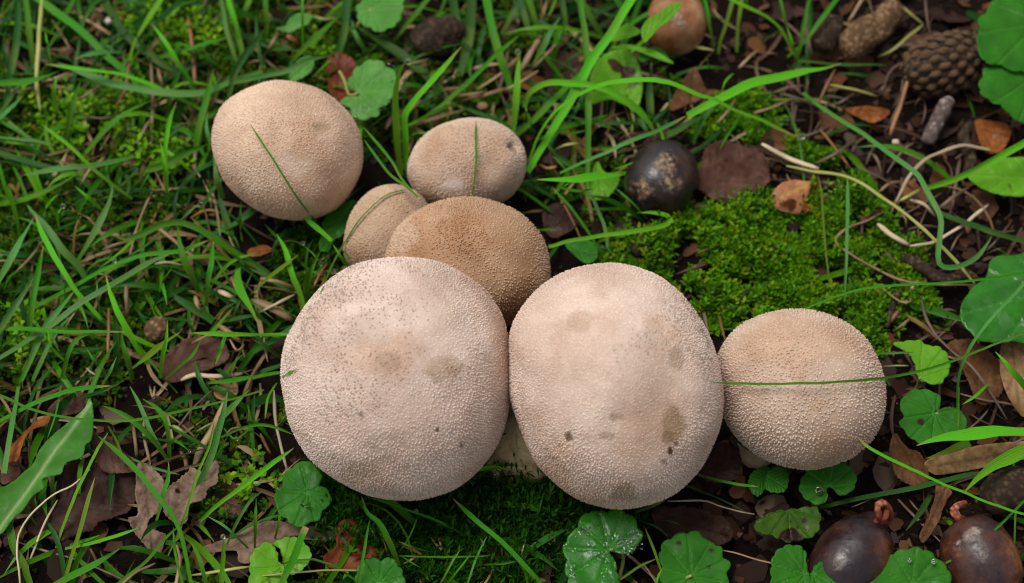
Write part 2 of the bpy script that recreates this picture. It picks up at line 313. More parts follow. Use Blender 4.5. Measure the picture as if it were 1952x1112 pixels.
# ------------------------------------------------------------------ puffballs
BVHS = []
def puffball(label, outline, zc, cdep, col, n_sp, sp_h, stem_px, stem_r, dimples=(), stains=(), dark=0.0, bald=(), sub=5, seed=0, tint=0.0):
    o = catmull(outline, 120, True); ctr = (o.max(0) + o.min(0)) / 2
    C = at(*ctr, zc); dep = depth(C); k = PXS * dep
    ang = np.arctan2(-(o[:, 1] - ctr[1]), o[:, 0] - ctr[0]); rr = np.hypot(*(o - ctr).T) * k; s = np.argsort(ang); ang, rr = ang[s], rr[s]
    R = rr.mean(); c = cdep * R
    def shape(D):
        dn = D @ CN; dr = D @ CR; du = D @ CU; a = np.arctan2(du, dr)
        r = np.interp(a, ang, rr, period=2 * np.pi); rho = np.sqrt(np.clip(1 - dn ** 2, 0, 1))
        r = R + (r - R) * rho ** 1.5
        rho2 = np.where(dn < 0, rho, rho)
        P = C + (r * rho2 * np.cos(a))[:, None] * CR + (r * rho2 * np.sin(a))[:, None] * CU + (c * dn)[:, None] * CN
        nn = noise(P, 52, seed, 2) * 0.0015 + noise(P, 150, seed + 4, 2) * 0.00035
        face = (.3 + .7 * sstep(-0.1, .35, dn)) * sstep(-.7, -.3, dn); nn = nn * face
        q = topx(P)
        for (dx, dy, rad, mm) in dimples:
            nn = nn + mm * 1e-3 * np.exp(-((q[:, 0] - dx) ** 2 + (q[:, 1] - dy) ** 2) / rad ** 2) * (dn > 0)
        return P + nn[:, None] * D, q, dn
    def colour(P, q, dn):
        b = np.array(col)[None] * np.ones((len(P), 1))
        m = noise(P, 60, seed + 9, 3); m2 = noise(P, 190, seed + 12, 3)
        b = b * (1 + .30 * m[:, None] * np.array([.7, .9, 1.05]) + .20 * m2[:, None] * np.array([.8, 1.0, 1.1]))
        br = sstep(.05, .5, noise(P, 55, seed + 21, 4))[:, None] * (.62 + tint)
        b = b * (1 - br) + br * b * np.array([.82, .68, .55])
        for (sx, sy, rx, ry, sc, al) in stains:
            d = np.sqrt(((q[:, 0] - sx) / rx) ** 2 + ((q[:, 1] - sy) / ry) ** 2) + .6 * noise(P, 380, seed + 30, 4)
            w = (al * sstep(1.1, .82, d) * (dn > 0))[:, None]; b = b * (1 - w) + w * np.array(sc)
        return b
    DV, DF = ico(sub); V, q, dn = shape(DV); base = at(*stem_px, 0.0)
    root = empty('puffball', base, label, 'mushroom', 'warty tan puffballs growing in a cluster')
    mesh_obj('cap', V, DF, M['puff'], root, cols=colour(V, q, dn))
    BVHS.append(BVHTree.FromPolygons(V.tolist(), DF.tolist()))
    # spines
    i = np.arange(n_sp) + .5; phi = np.arccos(1 - 1.72 * i / n_sp); th = np.pi * (1 + 5 ** .5) * i
    up = np.array([0, -.18, .98]); up /= np.linalg.norm(up); e1 = np.array([1., 0, 0]); e2 = np.cross(up, e1)
    D = (np.cos(th) * np.sin(phi))[:, None] * e1 + (np.sin(th) * np.sin(phi))[:, None] * e2 + np.cos(phi)[:, None] * up
    sp = math.sqrt(4 * math.pi * .86 / n_sp); D += RNG.normal(0, sp * .26, D.shape); D /= np.linalg.norm(D, axis=1)[:, None]
    Pn, q, dn = shape(D); keep = np.ones(n_sp, bool); hs_ = np.ones(n_sp)
    bl = sstep(.0, .5, noise(Pn, 50, seed + 40, 3)) * .75
    for (bx, by, rad, st) in bald: bl = np.maximum(bl, st * np.exp(-(((q[:, 0] - bx) ** 2 + (q[:, 1] - by) ** 2) / rad ** 2) ** 1.5))
    hs_ = (1 - .75 * bl) * RNG.uniform(.6, 1.25, n_sp); keep = RNG.random(n_sp) > bl * .55
    Pn, q, dn, D, hs_ = Pn[keep], q[keep], dn[keep], D[keep], hs_[keep]; m = len(Pn)
    e = 1e-3; t1 = np.cross(D, [.3, .5, .8]); t1 /= np.linalg.norm(t1, axis=1)[:, None]; t2 = np.cross(D, t1)
    A1 = shape((D + e * 8 * t1) / np.linalg.norm(D + e * 8 * t1, axis=1)[:, None])[0] - Pn; A2 = shape((D + e * 8 * t2) / np.linalg.norm(D + e * 8 * t2, axis=1)[:, None])[0] - Pn
    Nn = np.cross(A1, A2); Nn /= np.linalg.norm(Nn, axis=1)[:, None]; Nn *= np.sign((Nn * D).sum(1))[:, None]
    t1 = np.cross(Nn, [.3, .5, .8]); t1 /= np.linalg.norm(t1, axis=1)[:, None]; t2 = np.cross(Nn, t1)
    rb = sp * R * .44 * RNG.uniform(.7, 1.15, m); S = 5; aa = np.arange(S) / S * 2 * np.pi
    ring = Pn[:, None] - Nn[:, None] * .00006 + rb[:, None, None] * (t1[:, None] * np.cos(aa)[None, :, None] + t2[:, None] * np.sin(aa)[None, :, None])
    h = sp_h * hs_; tip = Pn + Nn * h[:, None] + (t1 * RNG.normal(0, .3, (m, 1)) + t2 * RNG.normal(0, .3, (m, 1))) * h[:, None]
    ring2 = (ring * .55 + Pn[:, None] * .45) + Nn[:, None] * (h * .62)[:, None, None]
    VV = np.concatenate([ring, ring2, tip[:, None]], 1).reshape(-1, 3); b0 = np.arange(m)[:, None] * (2 * S + 1); j = np.arange(S)[None]; j2 = (j + 1) % S
    Q4 = np.stack([b0 + j, b0 + j2, b0 + S + j2, b0 + S + j], -1).reshape(-1, 4)
    T3 = np.stack([b0 + S + j, b0 + S + j2, b0 + 2 * S + 0 * j], -1).reshape(-1, 3)
    cb = colour(Pn, q, dn); tipc = np.clip(cb * RNG.uniform(1.0, 1.38, (m, 1)), 0, .9)
    if dark:
        w = sstep(.05, .6, noise(Pn, 150, seed + 50, 3) * 1.3 + dark_field(q, dark)); dk = RNG.random(m) < .55 * w; h = np.where(dk, h * .8, h)
        tipc[dk] = np.array([.11, .062, .036]) * RNG.uniform(.4, 1.8, (dk.sum(), 1)); cb[dk] *= .86
    CC = np.concatenate([np.repeat(cb[:, None] * .93, S, 1), np.repeat((cb * .55 + tipc * .45)[:, None], S, 1), tipc[:, None]], 1).reshape(-1, 3)
    so = mesh_obj('spines', VV, T3, M['spine'], root, cols=CC, F4=Q4); so['kind'] = 'stuff'
    # stem
    top = C - CN * c * .1; n = 14; t = np.linspace(0, 1, n)
    mid = (top + base) / 2; P = catmull([top, mid * .5 + .5 * (top * .35 + base * .65), base - np.array([0, 0, .004])], n)
    rad = R * .62 * (1 - sstep(.1, .62, t)) + stem_r * k * (sstep(.1, .62, t)) * (1 + .18 * sstep(.8, 1, t))
    v, f, f4 = limb_arrays(P, rad, 22, 1.0, .16, seed); mesh_obj('stem', v, f, M['stem'], root, F4=f4)
    return root
def dark_field(q, d):
    x, y, r = d
    return 1.1 * np.exp(-((q[:, 0] - x) ** 2 + (q[:, 1] - y) ** 2) / r ** 2) - .55
BR = (0.20, 0.125, 0.07); DK = (0.045, 0.025, 0.016)
puffball('largest round tan puffball with dark grains on its top and a tan smudge',
         [(541, 720), (548, 655), (572, 600), (610, 550), (660, 515), (720, 498), (790, 494), (850, 504), (905, 535), (940, 572), (964, 620), (972, 690), (971, 770), (958, 825), (935, 868), (900, 908), (850, 937), (790, 951), (735, 950), (680, 934), (630, 903), (585, 860), (553, 800)],
         .0345, .92, (0.575, 0.44, 0.37), 19000, .00036, (800, 850), 60, [(690, 660, 28, -.7), (640, 610, 60, .5), (930, 600, 60, -.9), (760, 680, 40, -.4), (860, 590, 40, .6)],
         [(850, 705, 34, 26, (.36, .24, .14), .55), (740, 690, 24, 16, (.30, .21, .15), .4), (700, 630, 50, 34, (.38, .29, .22), .35), (690, 900, 40, 22, (.36, .26, .17), .5), (835, 820, 3, 3, DK, .9), (880, 850, 3, 3, DK, .9), (690, 790, 4, 3, DK, .7)],
         (650, 620, 190), [(780, 650, 110, .8), (760, 790, 90, .55)], 6, 1)
puffball('tall egg-shaped tan puffball with brown blotches, wedged between two others',
         [(972, 700), (973, 640), (990, 595), (1030, 545), (1080, 515), (1140, 502), (1200, 507), (1260, 530), (1310, 570), (1345, 620), (1366, 680), (1376, 740), (1372, 800), (1355, 850), (1325, 900), (1285, 940), (1235, 962), (1180, 970), (1120, 955), (1075, 930), (1035, 895), (1010, 860), (988, 810), (975, 760)],
         .0345, .95, (0.58, 0.44, 0.365), 19000, .00036, (965, 862), 84, [(1110, 600, 40, -.7), (1190, 640, 50, .5), (1290, 680, 40, -.6), (1180, 790, 30, -.5), (1250, 900, 70, .5)],
         [(1285, 808, 22, 34, (.30, .19, .10), .75), (1277, 858, 5, 9, (.09, .035, .015), 1.0), (1288, 847, 5, 5, (.10, .04, .02), .9), (1270, 835, 12, 14, (.24, .15, .08), .7), (1085, 832, 8, 8, (.11, .06, .03), .9), (1176, 796, 16, 9, (.24, .15, .10), .6), (1155, 832, 16, 9, (.27, .19, .12), .6), (1190, 942, 28, 17, (.30, .21, .14), .7), (1265, 882, 5, 5, (.2, .12, .07), .8), (1107, 610, 26, 30, (.36, .24, .16), .45), (1240, 700, 60, 90, (.36, .27, .20), .35), (1068, 850, 2.5, 2.5, DK, .9), (1290, 680, 18, 24, (.26, .18, .13), .5)],
         (1290, 650, 120), [(1190, 640, 100, .85), (1200, 740, 100, .75), (1100, 760, 60, .5)], 6, 2)
puffball('brown puffball peeking up behind the two largest puffballs',
         [(735, 500), (740, 470), (758, 435), (790, 405), (835, 385), (890, 376), (945, 385), (990, 405), (1025, 440), (1044, 490), (1046, 540), (1030, 580), (1000, 605), (960, 625), (890, 640), (820, 620), (770, 580), (742, 540)],
         .0205, .92, (0.40, 0.25, 0.15), 8200, .00052, (910, 590), 45, [(910, 490, 30, -.4), (850, 440, 40, .4)], [(770, 450, 30, 40, (.55, .42, .30), .5)], 0, [(960, 400, 40, .3)], 5, 3, .25)
puffball('squat dimpled puffball with a pale bald spot and a pit in its side',
         [(778, 325), (785, 293), (806, 262), (840, 238), (885, 226), (930, 229), (970, 248), (995, 278), (1003, 312), (997, 345), (975, 375), (940, 392), (890, 398), (840, 395), (800, 375), (783, 350)],
         .0155, .9, (0.51, 0.375, 0.285), 5600, .00040, (890, 380), 36, [(976, 280, 9, -2.2), (962, 300, 26, .9), (925, 315, 20, -.9)], [(866, 352, 20, 11, (.68, .58, .50), .8), (977, 282, 7, 11, (.20, .12, .07), .7)], 0, [(866, 352, 22, 1.0), (960, 350, 50, .9)], 5, 4)
puffball('small pale brown puffball tucked between three bigger ones',
         [(656, 480), (662, 440), (676, 400), (702, 368), (740, 354), (785, 362), (815, 390), (830, 430), (825, 480), (800, 520), (755, 540), (705, 530), (670, 508)],
         .0125, .9, (0.45, 0.315, 0.215), 3800, .00034, (745, 500), 30, [(700, 440, 20, .3)], [], 0, [], 5, 5, .15)
puffball('round puffball standing apart in the grass with a grass blade leaning on it',
         [(408, 270), (415, 230), (435, 196), (470, 170), (515, 156), (560, 156), (610, 170), (650, 198), (678, 235), (691, 280), (688, 325), (670, 365), (640, 398), (600, 415), (555, 419), (510, 410), (465, 385), (430, 350), (413, 310)],
         .0225, .92, (0.55, 0.39, 0.285), 9000, .00036, (552, 350), 45, [(612, 245, 14, -.6), (560, 310, 30, -.5), (500, 290, 40, .4)], [(614, 243, 16, 12, (.28, .19, .12), .6), (560, 318, 34, 20, (.60, .49, .41), .45)], 0, [(555, 315, 40, .6)], 5, 6)
puffball('evenly warted puffball crossed by a thin grass blade, beside scalloped leaves',
         [(1368, 730), (1368, 690), (1382, 655), (1410, 622), (1455, 600), (1510, 591), (1565, 596), (1610, 616), (1648, 650), (1672, 695), (1681, 745), (1675, 795), (1652, 838), (1615, 870), (1570, 888), (1520, 891), (1465, 878), (1425, 853), (1392, 815), (1375, 775)],
         .0255, .92, (0.49, 0.365, 0.285), 6600, .00046, (1440, 850), 36, [(1560, 770, 26, -.4)], [(1562, 772, 20, 16, (.46, .30, .18), .55)], 0, [], 5, 7)
def surf_depth(p):
    d = ray(*p); L = np.linalg.norm(d); best = None
    for b in BVHS:
        h = b.ray_cast(Vector(CAM), Vector(d / L))
        if h[0] is not None and (best is None or h[3] < best): best = h[3]
    return None if best is None else best / L

# ------------------------------------------------------------------ moss, litter and fill grass (nobody could count these)
def scatter(n, density, margin=260):
    """Ground points over the view and a margin around it, kept by a density field."""
    out = []
    while sum(map(len, out)) < n:
        P = np.c_[RNG.uniform(-.26, .26, 9000), RNG.uniform(-.19, .24, 9000), np.zeros(9000)]
        q = topx(P); out.append(P[RNG.random(9000) < density(q, P)])
    P = np.concatenate(out)[:n]; P[:, 2] = ground_z(P); return P
def ell(q, *es):
    v = np.zeros(len(q))
    for (x, y, rx, ry, w) in es: v = np.maximum(v, w * sstep(1.25, .75, np.hypot((q[:, 0] - x) / rx, (q[:, 1] - y) / ry)))
    return v
def rough(q, P, f=70, seed=70): return noise(P, f, seed, 2)
PATCH = [(1450, 510, 270, 115, 1), (1330, 460, 100, 70, .9), (1680, 600, 110, 70, .7), (1550, 290, 45, 25, .8), (1400, 225, 80, 45, .45), (1630, 430, 70, 70, .6)]
LAWN = [(200, 300, 420, 420, 1), (480, 640, 220, 330, .8), (700, 130, 420, 160, .6), (1100, 250, 230, 200, .5), (560, 960, 280, 170, .6), (330, 40, 150, 90, 1)]
FEATH = [(930, 980, 270, 120, 1), (760, 960, 160, 120, .7), (1080, 930, 120, 120, .7)]
def BEYOND(q): return ((q[:, 0] < 20) | (q[:, 1] < 5) | (q[:, 1] > 1105)) & (q[:, 0] < 1350)
def f_patch(q, P): return np.clip(ell(q, *PATCH) * (.62 + 2.6 * rough(q, P, 120)), 0, 1)
def f_lawn(q, P):
    return np.clip(np.maximum(ell(q, *LAWN), .8 * BEYOND(q)) * sstep(-.25, .15, rough(q, P, 45, 71)), 0, 1) * ((q[:, 1] < 800 + 200 * (q[:, 0] > 350)) | (q[:, 1] > 1105))
def f_feath(q, P): return np.clip(ell(q, *FEATH), 0, 1)
def f_soil(q, P): return np.clip(np.maximum(.35, ell(q, (1750, 200, 380, 330, 1), (1750, 950, 420, 260, 1), (1850, 600, 250, 400, 1), (1100, 60, 300, 120, .7), (150, 920, 300, 160, .8), (1350, 960, 200, 160, 1))) * np.where(f_patch(q, P) > .5, .15, 1), 0, 1)
def moss(name, label, P, h0, h1, nl, ll, lw, cols, lean=.35, up=.5):
    K = len(P); h = RNG.uniform(h0, h1, K) * np.clip(.75 + 1.3 * noise(P, 75, 80, 2), .15, 2); az = RNG.uniform(0, 2 * np.pi, K)
    ax = np.c_[np.cos(az) * lean * RNG.random(K), np.sin(az) * lean * RNG.random(K), np.ones(K)]; ax /= np.linalg.norm(ax, axis=1)[:, None]
    t = (np.arange(nl) + .7) / nl; th = np.arange(nl) * 2.4
    ph = az[:, None] + th[None] + RNG.normal(0, .3, (K, nl)); l = ll * RNG.uniform(.7, 1.3, (K, nl)) * (1.15 - .45 * t[None])
    org = P[:, None] + ax[:, None] * (h[:, None] * t[None])[..., None]
    el = up + .5 * t[None] + RNG.normal(0, .22, (K, nl))
    d = np.stack([np.cos(ph) * np.cos(el), np.sin(ph) * np.cos(el), np.sin(el)], -1)
    s = np.stack([-np.sin(ph), np.cos(ph), np.zeros_like(ph)], -1); nrm = np.cross(d, s)
    w = (lw * RNG.uniform(.8, 1.2, (K, nl)))[..., None]; L = l[..., None]
    V = np.stack([org, org + d * L * .5 + s * w - nrm * w * .3, org + d * L - np.array([0, 0, .15]) * L, org + d * L * .5 - s * w - nrm * w * .3], 2).reshape(-1, 3)
    n = K * nl; i = np.arange(n)[:, None] * 4
    F = np.concatenate([i + np.array([[0, 1, 2]]), i + np.array([[0, 2, 3]])])
    c0, c1, c2 = map(np.array, cols); a = RNG.random((K, nl, 1)) * .4 + .6 * RNG.random((K, 1, 1)) ** 1.4; r = RNG.random((K, 1, 1))
    c = (c0 * (1 - a) + c1 * a) * (1 - (r > .86) * .6) + c2 * (r > .86) * .6
    C = np.repeat(c.reshape(-1, 3), 4, 0)
    return tag(mesh_obj(name, V, F, M['moss'], base=np.zeros(3), cols=C, smooth=False), label, 'moss', kind='stuff')
moss('moss_patch', 'bright green cushion moss between the acorn and the evenly warted puffball', scatter(5200, f_patch), .0015, .0095, 10, .0027, .00050, ((0.017, 0.07225, 0.0017), (0.136, 0.357, 0.0034), (0.255, 0.323, 0.0102)))
moss('lawn_moss', 'low green moss under the tangled lawn grass', scatter(17000, f_lawn), .001, .0055, 8, .0024, .00055, ((0.0077, 0.03575, 0.0011), (0.06325, 0.176, 0.0022), (0.121, 0.1595, 0.0055)))
moss('feather_moss', 'dark feathery moss below the two largest puffballs', scatter(2600, f_feath), .004, .014, 10, .0044, .00036, ((0.006, 0.04125, 0.0015), (0.0375, 0.1575, 0.00375), (0.06, 0.12, 0.006)), .9, .75)
moss('moss_rosettes', 'bright yellow-green leafy moss rosettes in hollows of the lawn', scatter(430, lambda q, P: ell(q, (335, 45, 110, 55, 1), (350, 95, 70, 30, .6), (470, 925, 60, 40, .35), (225, 200, 80, 50, .5), (110, 240, 60, 50, .5), (300, 300, 60, 40, .5), (60, 650, 40, 60, .6), (1560, 285, 40, 25, .5), (620, 90, 50, 30, .4))), 0.002, .008, 9, .0030, .00075, ((.05, .18, .003), (.19, .42, .006), (.28, .40, .012)), .3, .25)
def chips():
    P = scatter(14000, f_soil); K = len(P); D, F = ico(1)
    S = np.exp(RNG.normal(math.log(.0010), .55, (K, 1, 1))) * RNG.uniform(.35, 1.4, (K, 1, 3)); S[:, :, 2] *= .6
    base8 = np.array([[1, 0, 0], [-1, 0, 0], [0, 1, 0], [0, -1, 0], [0, 0, 1], [0, 0, -1.]])
    Fo = np.array([[0, 2, 4], [2, 1, 4], [1, 3, 4], [3, 0, 4], [2, 0, 5], [1, 2, 5], [3, 1, 5], [0, 3, 5]])
    V = base8[None] * S * RNG.uniform(.6, 1.2, (K, 6, 3)); q = RNG.normal(0, 1, (K, 4)); q[:, 1:3] *= .35; q /= np.linalg.norm(q, axis=1)[:, None]
    w, x, y, z = q.T; R = np.stack([1 - 2 * (y * y + z * z), 2 * (x * y - z * w), 2 * (x * z + y * w), 2 * (x * y + z * w), 1 - 2 * (x * x + z * z), 2 * (y * z - x * w), 2 * (x * z - y * w), 2 * (y * z + x * w), 1 - 2 * (x * x + y * y)], -1).reshape(-1, 3, 3)
    V = np.einsum('kij,kvj->kvi', R, V) + P[:, None]; FF = (np.arange(K)[:, None, None] * 6 + Fo[None]).reshape(-1, 3)
    pal = np.array([(.008, .0045, .003), (.022, .010, .006), (.042, .019, .010), (.085, .034, .013), (.018, .010, .008), (.12, .07, .04)])
    c = pal[RNG.choice(6, K, p=[.3, .27, .18, .1, .1, .05])] * RNG.uniform(.7, 1.2, (K, 1))
    tag(mesh_obj('litter', V.reshape(-1, 3), FF, M['chips'], base=np.zeros(3), cols=np.repeat(c, 6, 0), smooth=False), 'dark crumbs of bark and rotted leaves on the soil', 'litter', kind='stuff')
    # thin leaf flakes
    P = scatter(2000, f_soil); K = len(P); n = 13; a = np.arange(n) / n * 2 * np.pi
    r = np.exp(RNG.normal(math.log(.0023), .55, (K, 1))) * RNG.uniform(.7, 1.15, (K, n)); el = RNG.uniform(.35, 1, (K, 1)); az = RNG.uniform(0, 6.28, (K, 1))
    x = r * np.cos(a); y = r * np.sin(a) * el; tx, ty = RNG.normal(0, .28, (2, K, 1)); cv = RNG.normal(0, 60, (K, 1))
    V = np.stack([x * np.cos(az) - y * np.sin(az), x * np.sin(az) + y * np.cos(az), tx * x + ty * y + cv * x * x + .0012], -1) + P[:, None]
    V = np.concatenate([V, P[:, None] + [[[0, 0, .0014]]]], 1); j = np.arange(n); Fo = np.stack([j, (j + 1) % n, np.full(n, n)], -1)
    pal2 = np.array([(.022, .010, .006), (.045, .018, .009), (.085, .032, .012), (.15, .065, .022), (.13, .09, .06)]); c = pal2[RNG.choice(5, K, p=[.34, .32, .2, .09, .05])] * RNG.uniform(.5, 1.2, (K, 1))
    tag(mesh_obj('leaf_litter', V.reshape(-1, 3), (np.arange(K)[:, None, None] * (n + 1) + Fo[None]).reshape(-1, 3), M['chips'], base=np.zeros(3), cols=np.repeat(c, n + 1, 0)), 'small flakes of broken brown leaf lying on the soil', 'litter', kind='stuff')
chips()
def fill_strips(name, label, cat, P, l0, l1, w0, w1, cols, hmax, flat):
    K = len(P); n = 7; t = np.linspace(0, 1, n); L = RNG.uniform(l0, l1, K); az = RNG.uniform(0, 2 * np.pi, K); H = hmax * RNG.uniform(.15, 1, K)
    bend = RNG.normal(0, .7, K); a = az[:, None] + bend[:, None] * t[None] ; st = L[:, None] / (n - 1)
    X = np.cumsum(np.cos(a) * st, 1) - np.cos(a[:, :1]) * st; Y = np.cumsum(np.sin(a) * st, 1) - np.sin(a[:, :1]) * st
    arch = np.sin(t[None] * np.pi * RNG.uniform(.45, 1.0, (K, 1))) * H[:, None]
    C = np.stack([P[:, :1] + X, P[:, 1:2] + Y, P[:, 2:3] + arch + .0005], -1)
    # never into the mushrooms: drop strips that enter a cap
    s = np.stack([-np.sin(a), np.cos(a), np.zeros_like(a)], -1); tw = RNG.normal(0, .5, (K, 1, 1)); s = s + np.array([0, 0, 1]) * tw
    w = RNG.uniform(w0, w1, (K, 1)) * np.minimum(1, (1 - t[None]) * 3 + .02) * (.6 + .4 * np.minimum(1, t[None] * 4)); w = w[..., None] / 2
    V = np.stack([C - s * w, C - np.array([0, 0, .35]) * w, C + s * w], 2).reshape(-1, 3)
    b = (np.arange(K)[:, None] * n + np.arange(n - 1)[None]).reshape(-1, 1) * 3
    F4 = np.concatenate([b + np.array([[0, 1, 4, 3]]), b + np.array([[1, 2, 5, 4]])])
    c = np.array(cols)[RNG.integers(0, len(cols), K)] * RNG.uniform(.7, 1.3, (K, 1))
    return tag(mesh_obj(name, V, None, M['fillgrass'], base=np.zeros(3), cols=np.repeat(c, n * 3, 0), F4=F4), label, cat, kind='stuff')
def outside_caps(P, m=1.0):
    q = topx(P); v = np.ones(len(P), bool)
    for (x, y, rx, ry) in ((757, 770, 240, 220), (1173, 790, 220, 220), (1523, 790, 175, 150), (890, 520, 165, 150), (890, 350, 120, 90), (745, 470, 95, 90), (550, 320, 150, 130)):
        v &= np.hypot((q[:, 0] - x) / rx, (q[:, 1] - y) / ry) > m
    return P[v]
def f_grass(q, P): return np.clip(np.maximum(ell(q, (180, 350, 480, 480, 1), (500, 640, 240, 330, .7), (720, 110, 450, 150, .75), (1120, 250, 230, 210, .6), (400, 960, 480, 200, .5), (900, 1020, 280, 100, .5)), np.where(BEYOND(q), .6, .05)), 0, 1)
GR = [(0.01984, 0.0992, 0.00248), (0.0341, 0.1488, 0.00248), (0.00744, 0.0527, 0.00496), (0.0744, 0.2294, 0.00372), (0.0248, 0.1054, 0.0124)]
fill_strips('grass', 'fine green grass filling the lawn between the longer blades', 'grass', outside_caps(scatter(2000, f_grass)), .012, .036, .0006, .0019, GR, .011, 0)
fill_strips('dead_grass', 'dry tan grass thatch lying under the green lawn', 'dead grass', outside_caps(scatter(2000, f_grass)), .008, .030, .0004, .0014, [(.20, .13, .055), (.34, .25, .13), (.09, .05, .02), (.20, .12, .03)], .005, 0)
def f_root(q, P): return np.clip(ell(q, (1720, 330, 300, 330, 1), (1850, 700, 200, 260, .6), (1480, 200, 200, 150, .6), (1080, 100, 200, 120, .6), (1480, 500, 260, 110, .3)), 0, 1)
fill_strips('root_litter', 'fine dead stems and rootlets over the soil under the pine cone', 'dead stems', outside_caps(scatter(200, f_root)), .006, .024, .0004, .0010, [(.11, .06, .04), (.20, .135, .09), (.06, .032, .02)], .005, 0)

# ------------------------------------------------------------------ single grass blades and dry stems, each where it lies
ZR = dict(b=(20, 5, 5), g=(13, 3, 5), d=(7, 2.5, 3), p=(11, 4, 4), t=(14, 4, 4), olive=(14, 3, 3), y=(5, 2, 2), c=(6, 3, 2), o=(6, 2.5, 1), r=(4, 2, 2), yg=(8, 4, 3))
TUBE = {'y', 'c', 'o', 'r', 'yg'}
COLW = dict(b='bright green', g='mid-green', d='dark green', p='pale bluish', t='tan-tipped green', olive='olive', y='tan', c='cream', o='rusty orange', r='grey-brown', yg='yellow-green')
MARKS = [(550, 290, 'beside the puffball standing apart'), (300, 630, 'near the pitted brown ball in the lawn'), (187, 34, 'near the small red-brown clod'), (365, 690, 'over the dark grey-brown leaf'), (484, 478, 'near the bright orange scrap'), (128, 98, 'near the brown lawn clod'),
 (100, 880, 'by the long toothed leaf'), (30, 850, 'by the curled bark strip'), (330, 930, 'by the curled grey-tan leaf'), (160, 980, 'on the large dark purplish leaf'), (577, 940, 'by the flat leaf under the largest puffball'), (510, 1060, 'by the lime rounded leaf'), (670, 1030, 'by the crumpled red-brown leaf'), (960, 980, 'in the feathery moss'), (1148, 1030, 'by the wet shiny leaf'),
 (1578, 918, 'by the leaf with the water bead'), (1778, 793, 'by the spotted heart-shaped leaf'), (1620, 1030, 'by the dark sprouting acorn'), (1860, 1040, 'by the scuffed acorn'), (1320, 1050, 'by the brown-specked leaf'), (1905, 570, 'by the large glossy leaf'), (1450, 500, 'in the cushion moss'), (1400, 330, 'by the purple-brown leaf'), (1262, 342, 'by the big dark acorn'), (1170, 160, 'by the upright oval leaf'),
 (890, 307, 'by the squat dimpled puffball'), (707, 170, 'by the deeply notched pale leaf'), (830, 70, 'by the dark shaded clod'), (720, 40, 'by the topmost rounded leaf'), (558, 43, 'by the small flat pale leaf'), (1290, 45, 'by the tan acorn'), (1575, 75, 'by the darker oval husk'), (1645, 65, 'by the bent tan husk'), (1800, 125, 'by the closed cone'), (1790, 230, 'by the silvery twig'), (1895, 255, 'by the curled orange husk'),
 (1640, 215, 'by the ragged orange scrap'), (1515, 370, 'by the folded pinkish scrap'), (1700, 430, 'by the bent cream straw'), (1760, 690, 'by the lime heart-shaped leaf'), (1860, 700, 'by the torn brown leaf'), (757, 722, 'against the largest puffball'), (120, 393, 'near the water drop on a curled blade'), (218, 497, 'near the water drop lying in the lawn'), (383, 384, 'near the water drop below the lone puffball'), (310, 190, 'in the lawn near mossy hollows'), (100, 250, 'in the thick lawn by the pale blade'), (60, 600, 'at the outer lawn over a brown leaf'), (330, 40, 'by the bright moss rosettes')]
def look(kind, p, length, wpx, noun):
    x, y = p[len(p) // 2]; m = min(MARKS, key=lambda q: (q[0] - x) ** 2 + (q[1] - y) ** 2)
    chord = math.dist(p[0], p[-1]); cv = 'straight' if chord > .985 * length else ('bowed' if chord > .93 * length else 'curving')
    sz = 'long' if length > 190 else ('short' if length < 95 else 'medium')
    return f"{sz} {'broad' if wpx > 11.5 else ('thin' if wpx < 7 else 'slim')} {cv} {COLW[kind]} {noun} {m[2]}"
def region(p):
    x, y = p
    if y > 880 and 620 < x < 1180: return 'moss'
    if x > 1180 and y > 600: return 'corner'
    if x > 1230: return 'right'
    if x > 690 and y < 560: return 'top'
    if y > 730: return 'low'
    return 'lawn'
seen_blades = 0
